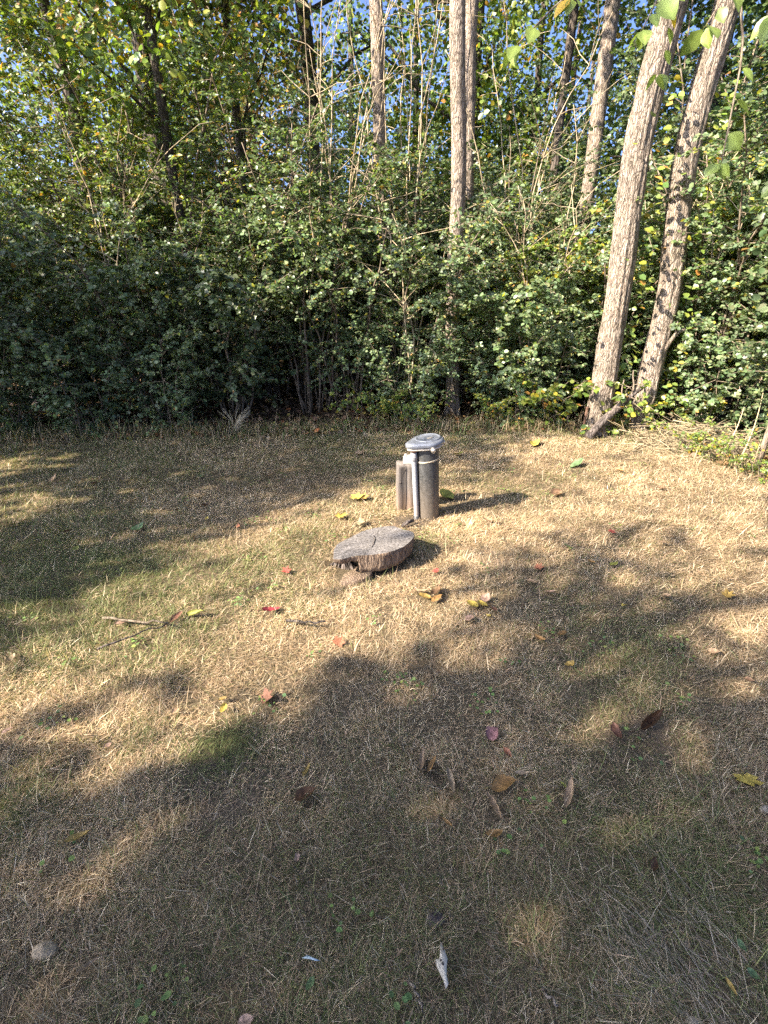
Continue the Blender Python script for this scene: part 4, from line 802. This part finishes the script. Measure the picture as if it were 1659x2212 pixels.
# colours are the leaves' own, in open shade and sun alike
LV = [  # u1, v1, u2, v2 (stalk to tip), width ratio, shape, colour, curl, label
 (612, 1230, 624, 1219, .5, 'm', 'red', .3, 'small bright red maple leaf beside the log slab, upper of the red ones'),
 (562, 1317, 604, 1306, .27, 'o', 'crimson', .5, 'long crimson leaf above the short grey twig'),
 (722, 1388, 741, 1372, .5, 'm', 'orangered', .4, 'orange-red maple leaf alone below the short grey twig'),
 (552, 1508, 598, 1488, .5, 'm', 'brownred', .9, 'curled reddish brown maple leaf standing up in the bright straw'),
 (366, 1338, 395, 1320, .25, 'o', 'brownred', .9, 'brown-red leaf resting on the end of the pale stick'),
 (247, 1343, 270, 1338, .28, 'o', 'pink', .5, 'pinkish tan leaf lying across the pale stick'),
 (402, 1318, 440, 1324, .2, 'o', 'olive', .9, 'narrow olive leaf just past the brown-red leaf'),
 (18, 1432, 28, 1404, .2, 'o', 'pale', .6, 'pale grey upright leaf by the border, below the dark twig'),
 (0, 1580, 30, 1569, .35, 'o', 'pink', .5, 'broad pinkish brown leaf cut by the frame border'),
 (478, 1534, 486, 1510, .25, 'o', 'yellow', .5, 'small yellow leaf beside the curled reddish brown maple leaf'),
 (470, 1502, 490, 1500, .3, 'o', 'ochre', .8, 'small ochre leaf touching the small yellow leaf'),
 (368, 1532, 386, 1522, .4, 'o', 'tan', .8, 'small crumpled tan leaf in bright straw'),
 (222, 1607, 238, 1597, .35, 'o', 'pink', .4, 'small pinkish leaf between two green grass tufts'),
 (652, 1668, 672, 1643, .2, 'o', 'ochre', 1.0, 'narrow folded ochre leaf above the dark ribbed leaf'),
 (636, 1722, 684, 1700, .4, 'o', 'darkbrown', .9, 'large dark brown ribbed leaf with orange veins'),
 (1138, 1252, 1160, 1260, .33, 'o', 'tan', .8, 'upper of two pinkish tan oval leaves right of the log slab'.replace('right of', 'beyond')),
 (1175, 1272, 1200, 1282, .28, 'o', 'pink', .7, 'lower of two pinkish tan oval leaves beyond the log slab'),
 (1157, 1228, 1172, 1220, .45, 'm', 'orangered', .4, 'tiny orange-red leaf above two pinkish tan leaves'),
 (936, 1231, 948, 1227, .4, 'o', 'red', .5, 'tiny dull red leaf at the side of the log slab'),
 (900, 1283, 935, 1284, .3, 'o', 'ochre', .7, 'golden leaf lying flat in the three-leaf cluster below the slab'),
 (895, 1271, 928, 1275, .2, 'o', 'tan', .8, 'narrow brown leaf at the back of the three-leaf cluster below the slab'),
 (936, 1287, 954, 1263, .3, 'o', 'brown', .9, 'brown upright leaf in the three-leaf cluster below the slab'),
 (932, 1292, 958, 1284, .3, 'o', 'orangebrown', .6, 'orange leaf under the brown upright leaf'),
 (1010, 1296, 1033, 1313, .32, 'o', 'yellow', .5, 'yellow leaf, first of the scattered yellow pair'),
 (1032, 1296, 1050, 1311, .36, 'o', 'yellow', .5, 'yellow leaf next to the pink leaf, second of the scattered yellow pair'),
 (1043, 1297, 1056, 1286, .4, 'o', 'pink', .5, 'pink leaf just above the yellow pair'),
 (1060, 1308, 1072, 1321, .35, 'o', 'brownred', .7, 'reddish leaf at the end of the yellow pair'),
 (1010, 1341, 1019, 1327, .4, 'o', 'pink', .4, 'small pinkish leaf below the yellow pair'),
 (1050, 1325, 1062, 1330, .3, 'o', 'yellow', .5, 'small yellow sliver below the reddish leaf'),
 (1152, 1371, 1179, 1382, .27, 'o', 'orangebrown', .8, 'orange-brown ribbed leaf in the middle of the lawn'),
 (1206, 1372, 1224, 1360, .25, 'o', 'orangebrown', .7, 'small tan-orange leaf past the orange-brown ribbed leaf'),
 (1562, 1285, 1586, 1274, .3, 'm', 'ochre', .6, 'golden brown leaf on the brightest straw'),
 (1430, 1288, 1448, 1284, .4, 'o', 'tan', .6, 'small tan leaf at the end of the blurred tree shadow'),
 (1343, 1302, 1356, 1305, .4, 'o', 'yellow', .4, 'tiny yellow leaf inside the blurred tree shadow'),
 (1224, 1438, 1241, 1430, .42, 'o', 'ochre', .5, 'small yellow-orange leaf alone in half shade'),
 (1530, 1402, 1556, 1412, .38, 'o', 'tan', .6, 'broad tan leaf near the sunlit border'),
 (1608, 1462, 1632, 1470, .35, 'o', 'brown', .7, 'brown leaf in shade by the frame border'),
 (1052, 1585, 1076, 1570, .5, 'o', 'maroon', .5, 'round dull maroon leaf above the burrow'),
 (1090, 1610, 1104, 1631, .28, 'o', 'orangered', .7, 'small red-orange leaf below the round maroon leaf'),
 (1378, 1572, 1436, 1548, .28, 'o', 'darkbrown', 1.6, 'large dark brown leaf rolled into a tube'),
 (1324, 1562, 1338, 1596, .3, 'o', 'brownred', .9, 'dark red-brown leaf next to the rolled leaf'),
 (908, 1655, 913, 1610, .14, 'o', 'tan', .9, 'slender yellowish leaf standing at the burrow rim'),
 (920, 1654, 946, 1626, .16, 'o', 'orangebrown', 1.0, 'slender orange-tan leaf arching over the burrow'),
 (966, 1648, 982, 1706, .16, 'o', 'pale', 1.1, 'long pale curled leaf with orange tip beside the burrow'),
 (1060, 1697, 1118, 1680, .33, 'o', 'orangebrown', .9, 'large orange-brown folded leaf with a green edge'),
 (1112, 1664, 1148, 1670, .2, 'o', 'pale', .9, 'narrow whitish grey leaf above the large folded leaf'),
 (1052, 1703, 1086, 1768, .14, 'o', 'tan', 1.1, 'long tan curled leaf slanting down from the large folded leaf'),
 (1050, 1800, 1088, 1788, .28, 'o', 'orangebrown', .5, 'flat orange-tan pointed leaf below the long curled leaf'),
 (1220, 1742, 1240, 1684, .15, 'o', 'tan', 1.0, 'long pale brown leaf lying across green blades'),
 (1210, 1686, 1228, 1702, .2, 'o', 'olive', .6, 'small olive green leaf touching the long pale brown leaf'),
 (1604, 1660, 1628, 1712, .48, 'm', 'yellow', .3, 'big yellow maple leaf near the frame border'),
 (1410, 1848, 1414, 1882, .3, 'o', 'darkbrown', .7, 'dark brown oval leaf in shaded green grass'),
 (1572, 2106, 1596, 2146, .16, 'o', 'ochre', .8, 'slender ochre leaf in the shaded bottom corner'),
 (954, 1755, 980, 1774, .16, 'o', 'orangebrown', .9, 'small slender orange leaf below the burrow'),
 (855, 2060, 872, 2040, .12, 'o', 'tan', .8, 'pale tan sliver of leaf near the white bark scrap'),
 (140, 1812, 197, 1797, .2, 'o', 'ochre', .9, 'slender yellow-orange leaf in shaded grass'),
 (160, 2108, 211, 2058, .13, 'o', 'tan', 1.0, 'long slender tan leaf near the pale rounded stone'),
 (636, 1854, 645, 1826, .22, 'm', 'pink', .3, 'small pale pink leaf alone on dark grass'),
 (512, 2206, 546, 2194, .4, 'o', 'pink', .4, 'pinkish leaf at the very bottom border'),
 (664, 2140, 676, 2102, .3, 'o', 'green', .4, 'dull green leaf among shaded blades at the bottom'),
 (1596, 2028, 1612, 2056, .3, 'o', 'green', .4, 'green broad leaf in the shaded corner, upper of two'),
 (1618, 2092, 1640, 2112, .4, 'o', 'green', .4, 'green broad leaf in the shaded corner, lower of two'),
 (766, 1078, 778, 1066, .5, 'm', 'yellow', .7, 'bright yellow leaf behind the log slab, one of a touching pair'),
 (778, 1078, 791, 1068, .5, 'm', 'ochre', .7, 'golden leaf touching the bright yellow one behind the log slab'),
 (726, 1119, 748, 1107, .4, 'm', 'yellow', .6, 'yellow-orange leaf close above the thin end of the slab'),
 (766, 1130, 792, 1124, .38, 'm', 'tan', .5, 'pinkish tan leaf just above the log slab'),
 (439, 1114, 454, 1112, .45, 'm', 'yellow', .5, 'small yellow leaf at the shadow border of the far lawn'),
 (505, 1131, 522, 1128, .4, 'm', 'orangered', .5, 'small red-orange leaf at the shadow border of the far lawn'),
 (281, 1140, 312, 1130, .35, 'o', 'green', .2, 'large flat bluish green leaf in the shaded far lawn'),
 (156, 1184, 170, 1178, .4, 'o', 'olive', .5, 'small yellowish leaf in the shaded lawn below the green leaf'),
 (766, 978, 786, 973, .4, 'm', 'tan', .5, 'tan leaf on the shaded far lawn near the wood'),
 (980, 976, 1002, 980, .35, 'o', 'olive', .4, 'yellow-green leaf on the far lawn beyond the well cap'),
 (1232, 1002, 1262, 999, .35, 'o', 'green', .4, 'dark green leaf on the far lawn toward the stake'),
 (952, 1073, 976, 1062, .45, 'o', 'olive', .4, 'rounded olive leaf standing in the shadow of the wooden post'),
 (1042, 1126, 1072, 1130, .25, 'o', 'tan', .7, 'tan leaf on bright straw beyond the well pipe foot'),
 (1314, 1152, 1328, 1147, .4, 'm', 'red', .4, 'tiny red leaf on the bright straw'),
 (1196, 1068, 1208, 1058, .4, 'o', 'brown', .8, 'small brown leaf past the tip of the well pipe shadow'),
 (1146, 957, 1166, 953, .4, 'o', 'yellow', .4, 'yellow leaf on the far lawn near the wood'),
 (573, 1024, 592, 1020, .3, 'o', 'tan', .8, 'small tan leaf in the middle of the shaded far lawn'),
 (104, 1036, 128, 1030, .25, 'o', 'tan', .6, 'pale tan leaf on the shaded far lawn'),
 (196, 1046, 212, 1044, .4, 'o', 'darkbrown', .8, 'small dark leaf on the shaded far lawn'),
 (434, 1088, 452, 1082, .4, 'o', 'darkbrown', .7, 'dark brown leaf just above the small yellow leaf'),
 (136, 1148, 156, 1142, .35, 'o', 'darkbrown', .8, 'dark curled leaf in the shaded lawn beyond the green leaf'),
 (1420, 1050, 1442, 1054, .3, 'o', 'brown', .9, 'dark curled leaf on the sunlit lawn towards the brush pile'),
 (1268, 1208, 1286, 1214, .4, 'o', 'orangebrown', .6, 'orange-brown leaf at the head of the blurred tree shadow'),
 (1318, 1220, 1334, 1216, .45, 'o', 'olive', .4, 'pale green leaf inside the head of the blurred tree shadow'),
 (1424, 1168, 1444, 1172, .3, 'o', 'tan', .6, 'tan leaf on bright straw above the blurred tree shadow'),
 (1330, 1014, 1346, 1018, .35, 'o', 'orangebrown', .7, 'orange leaf on the sunlit lawn below the thick trunk'),
]
LEAFXY = []
for i, (u1, v1, u2, v2, w_, kd, cn, curl, lb) in enumerate(LV):
    rng = np.random.default_rng(1000 + i); A, B = G(u1, v1, .04), G(u2, v2, .04); d = B - A; ln = max(d.length, .03); ln = min(ln, .17 if kd == 'o' else .13)
    V, F, F3, C = (oval_leaf if kd == 'o' else maple_leaf)(PALE[cn], w_, curl, rng.uniform(.1, .5), rng, .9)
    m = MB(); m.add(V, F, F3, C); m.tube([(-.5 if kd == 'o' else -.15, 0, 0), (-.62, .02, .03), (-.72, .05, .05)], [.012, .010, .008], 4, np.array(PALE[cn]) * .6)
    o = m.build('fallen_leaf', M_FALLEN, None, False); c = (A + B) / 2; o.location = (c.x, c.y, ghf(c.x, c.y) + .03); o.scale = (ln,) * 3
    o.rotation_euler = (rng.normal(0, .22), rng.normal(-.1, .18), math.atan2(d.y, d.x)); tag(o, lb, 'leaf', 'fallen leaves on the lawn'); LEAFXY.append((c.x, c.y, ln * .5))
# ------------------------------------------------------------------ grass
def lawn_points(rng, y0, y1, dens):
    n = int((y1 - y0) * 14 * dens); y = rng.uniform(y0, y1, n); x = rng.uniform(-7, 7, n); hw = .69 * y + .485 + .42
    k = (np.abs(x) < hw) & (y < edge_y(x) + rng.normal(.02, .10, n)); return x[k], y[k]
rng = np.random.default_rng(123); X = []; Y = []
for (a_, b_, d_) in ((.3, 1.4, 88000), (1.4, 2.4, 60000), (2.4, 3.6, 44000), (3.6, 6.5, 28000)):
    x, y = lawn_points(rng, a_, b_, d_); X.append(x); Y.append(y)
x = np.concatenate(X); y = np.concatenate(Y)
thin = fbm(x * 6, y * 6, 44, 2)
keep = rng.random(len(x)) < np.clip(.35 + 1.3 * (thin - .25), .25, 1)
keep &= ~((np.hypot(x - WX, y - WY) < .09) | (np.hypot(x - WX + .09, y - WY + .05) < .03) | ((abs(x - PX) < .075) & (abs(y - PY) < .075)))
for (u, v, r_, pk) in ((905, 1130, .12, .82), (872, 1128, .10, .75), (480, 1700, .17, .45), (600, 1690, .12, .4), (1360, 1600, .16, .35), (1060, 1205, .14, .4)):
    c = G(u, v); keep &= ~((np.hypot(x - c.x, (y - c.y) * 1.2) < r_ * (.6 + .8 * vnoise(x * 9, y * 9, 71))) & (rng.random(len(x)) < pk))
keep &= np.hypot(x - BUR.x, y - BUR.y) > .045
for (lx, ly, lr) in LEAFXY: keep &= ~((np.hypot(x - lx, y - ly) < lr * .8) & (rng.random(len(x)) < .85))
near_slab = np.hypot(x - SC[0], y - SC[1]) < .4
ki = np.where(near_slab & keep)[0]
for i in ki:
    if inside((x[i], y[i] + .012), SLAB.tolist()): keep[i] = False
x, y = x[keep], y[keep]; n = len(x); z = gh(x, y)
dist = np.hypot(x, y)
tuft = fbm(x * 3.1, y * 3.1, 61, 3); fine = vnoise(x * 16, y * 16, 62)
flow = fbm(x * 1.6, y * 1.6, 63, 2) * 9.0 + fine * 5
az = flow + rng.normal(0, 1.5, n)
L_ = rng.gamma(4, .0080, n) * (.7 + .7 * tuft) ; L_ = np.clip(L_, .012, .11)
lean = np.clip(rng.normal(1.12, .32, n), .1, 1.5)            # from upright; mown thatch lies low
green_p = np.clip((fbm(x * .8 + 3, y * .8, 65, 3) - .48) * 1.9, 0, .4) + .04
for (u, v, r_, a_) in ((490, 1610, .13, .8), (460, 1640, .12, .6), (300, 1590, .1, .4), (780, 1245, .1, .7), (910, 1170, .13, .5), (1300, 1400, .35, .25), (1330, 1530, .3, .3), (120, 1300, .6, .3), (30, 1740, .15, .5), (1430, 1900, .4, .3), (560, 1950, .5, .2), (1560, 2050, .4, .35), (300, 1180, .6, .25), (640, 1290, .2, .2)):
    c = G(u, v); green_p = green_p + a_ * np.exp(-((x - c.x) ** 2 + (y - c.y) ** 2) / r_ ** 2)
isg = rng.random(n) < green_p
pal = np.array([(.44, .335, .205), (.34, .245, .145), (.57, .47, .325), (.25, .17, .10), (.41, .28, .185), (.33, .27, .165)])
c = pal[rng.choice(6, n, p=(.30, .20, .16, .12, .14, .08))] * (.70 + 1.0 * fbm(x * 2.1, y * 2.1, 66, 3))[:, None] * rng.uniform(.75, 1.25, (n, 1))
gp = np.array([(.13, .160, .060), (.20, .21, .08), (.11, .135, .05)]); c[isg] = (gp[rng.choice(3, n)] * rng.uniform(.7, 1.4, (n, 1)))[isg]
lean = np.where(isg, lean * .75, lean); L_ = np.where(isg, L_ * 1.1, L_)
cs = G(1500, 2090); strand = rng.random(n) < (.3 * np.exp(-((x - cs.x) ** 2 + (y - cs.y) ** 2) / .15 ** 2))
L_ = np.where(strand, L_ * 2.3, L_); az = np.where(strand, 2.35 + rng.normal(0, .5, n), az); lean = np.where(strand, rng.normal(1.25, .1, n), lean); c[strand] = np.array((.40, .33, .24)) * rng.uniform(.7, 1.3, (int(strand.sum()), 1))
flat = rng.random(n) < .79; lean = np.where(flat, rng.uniform(1.15, 1.5, n), lean * rng.uniform(.75, 1.05, n)); c[flat] *= np.array((.80, .77, .76)); L_ = np.where(flat, L_, L_ * rng.uniform(.6, 1.5, n))
wd = (.00040 + .00021 * dist) * rng.uniform(.7, 1.3, n)
dx, dy = np.cos(az), np.sin(az); px, py = -dy, dx
b0 = np.stack([x, y, z - .004], -1)
d1 = np.stack([dx * np.sin(lean * .93), dy * np.sin(lean * .93), np.cos(lean * .93)], -1); d2 = np.stack([dx * np.sin(lean * 1.05), dy * np.sin(lean * 1.05), np.cos(lean * 1.05)], -1)
sd = np.stack([px, py, 0 * px], -1) + rng.normal(0, .35, (n, 3)); kink = rng.normal(0, .1, (n, 1)) * np.stack([px, py, 0 * px], -1)
p1 = b0 + d1 * (L_ * .5)[:, None]; p2 = p1 + (d2 + kink) * (L_ * .55)[:, None]; p2[:, 2] = np.maximum(p2[:, 2], z + .003)
W_ = wd[:, None] * sd
u_ = ~flat; nu = int(u_.sum()); nf = n - nu
Vu = np.stack([b0 - W_, b0 + W_, p1 - W_ * .85, p1 + W_ * .85, p2], 1)[u_].reshape(-1, 3); o5 = (np.arange(nu) * 5)[:, None]
lift = np.zeros((n, 3)); lift[:, 2] = rng.random(n) ** 1.5 * .017           # the mat of cut blades has depth
tipf = b0 + d1 * L_[:, None]; tipf[:, 2] = b0[:, 2] + np.abs(rng.normal(0, .22, n)) * L_
Vf = np.stack([b0 - W_ * 1.1 + lift, b0 + W_ * 1.1 + lift, tipf + lift], 1)[flat].reshape(-1, 3); o3 = (np.arange(nf) * 3)[:, None] + nu * 5
V = np.concatenate([Vu, Vf]); F4 = o5 + np.array([[0, 1, 3, 2]]); F3 = np.concatenate([o5 + np.array([[2, 3, 4]]), o3 + np.array([[0, 1, 2]])])
C = np.concatenate([np.repeat(c[u_], 5, axis=0), np.repeat(c[flat], 3, axis=0)])
tag(obj('grass', make_mesh('grass', V, [F4, F3], (M_GRASS,), C)), 'dry straw-coloured mown grass with green tufts', 'grass', kind='stuff')
print('grass blades', n)
# rough dead grass and leaf litter along and behind the lawn edge
rng = np.random.default_rng(321); m = MB(); n = 15000
x = rng.uniform(-8, 8, n); y = edge_y(x) + np.abs(rng.normal(0, 2.2, n)) - .05; k = (y > 2) & (y < 13); x, y = x[k], y[k]; n = len(x)
pos = np.stack([x, y, gh(x, y) + rng.uniform(.004, .03, n)], -1)
leaves(m, pos, np.stack([rng.normal(0, 1, n), rng.normal(0, 1, n), rng.normal(0, .25, n)], -1), np.array([0, 0, 1.]) + rng.normal(0, .35, (n, 3)), rng.uniform(.04, .09, n), pick(rng, n, [(3, (.20, .12, .07)), (3, (.13, .085, .055)), (1, (.32, .20, .10)), (.5, (.36, .14, .06)), (.3, (.4, .3, .08))]))
tag(m.build('leaf_litter', M_FALLEN), 'brown leaf litter on the floor of the wood', 'leaf litter', kind='stuff')
n = 9000; x = rng.uniform(-6, 5.2, n); y = edge_y(x) + rng.normal(.14, .16, n); z = gh(x, y); az = rng.uniform(0, 6.28, n); L_ = rng.gamma(4, .03, n); ln_ = rng.uniform(.2, 1.2, n)
d1 = np.stack([np.cos(az) * np.sin(ln_ * .5), np.sin(az) * np.sin(ln_ * .5), np.cos(ln_ * .5)], -1); d2 = np.stack([np.cos(az) * np.sin(ln_ * 1.4), np.sin(az) * np.sin(ln_ * 1.4), np.cos(ln_ * 1.4)], -1)
b0 = np.stack([x, y, z - .01], -1); p1 = b0 + d1 * (L_ * .5)[:, None]; p2 = p1 + d2 * (L_ * .6)[:, None]; W_ = .0028 * (np.stack([-np.sin(az), np.cos(az), 0 * az], -1) + rng.normal(0, .3, (n, 3)))
V = np.stack([b0 - W_, b0 + W_, p1 - W_, p1 + W_, p2], 1).reshape(-1, 3); o5 = (np.arange(n) * 5)[:, None]
c = np.where(rng.random((n, 1)) < .35, np.array((.11, .16, .05)), np.array((.38, .29, .17))) * rng.uniform(.6, 1.25, (n, 1))
tag(obj('rough_grass', make_mesh('rough_grass', V, [o5 + np.array([[0, 1, 3, 2]]), o5 + np.array([[2, 3, 4]])], (M_GRASS,), np.repeat(c, 5, axis=0))), 'unmown dry grass fringe between lawn and wood', 'grass', kind='stuff')

# clover and small weeds in the lawn, and crumbs of soil on the bare spots
rng = np.random.default_rng(55); m = MB()
spots_ = [G(u, v) for u, v in ((580, 1525), (674, 1422), (1105, 1440), (130, 1838), (740, 1985), (1385, 1010), (240, 1240), (60, 1345), (300, 1400), (930, 1165), (1300, 1410), (1450, 1390), (1465, 1430), (890, 1170), (120, 1560), (860, 1470), (1040, 1540), (350, 2170), (1110, 1835), (860, 2185), (1490, 1150))]
spots_ += [Vector((rng.uniform(-2.6, 2.6), rng.uniform(.9, 5.2), 0)) for _ in range(60)]
for s_ in spots_:
    n = rng.integers(5, 16); q = rng.normal(0, .035, (n, 2)); zz_ = rng.uniform(.015, .04, n)
    pos = np.stack([s_.x + q[:, 0], s_.y + q[:, 1], gh(s_.x + q[:, 0], s_.y + q[:, 1]) + zz_], -1); az_ = rng.uniform(0, 6.28, n)
    leaves(m, pos, np.stack([np.cos(az_), np.sin(az_), 0 * az_ + .1], -1), np.array([0, 0, 1.]) + rng.normal(0, .3, (n, 3)), rng.uniform(.010, .022, n), pick(rng, n, [(3, (.13, .20, .06)), (2, (.10, .16, .06)), (1, (.20, .24, .07))]))
tag(m.build('clover', M_GRASS), 'scattered small clover and weed leaves in the dry lawn', 'clover', kind='stuff')
m = MB()
for (u, v, r_) in ((480, 1700, .15), (600, 1690, .11), (905, 1130, .10), (872, 1128, .09), (1360, 1600, .14), (1060, 1205, .12), (935, 1665, .05)):
    c_ = G(u, v)
    for k in range(int(4200 * r_ * r_) + 20):
        q = rng.normal(0, r_ * .55, 2); s_ = rng.gamma(2, .0022) + .0015; x_, y_ = c_.x + q[0], c_.y + q[1]; V = nrm(rng.normal(0, 1, (4, 3))) * s_ + np.array([x_, y_, ghf(x_, y_) + s_ * .3]); m.add(V, None, [(0, 1, 2), (0, 2, 3), (0, 3, 1), (1, 3, 2)], np.array((.15, .115, .08)) * rng.uniform(.5, 1.7))
tag(m.build('soil_crumbs', M_STRAW), 'crumbs of bare soil on worn spots of the lawn', 'soil', kind='stuff')
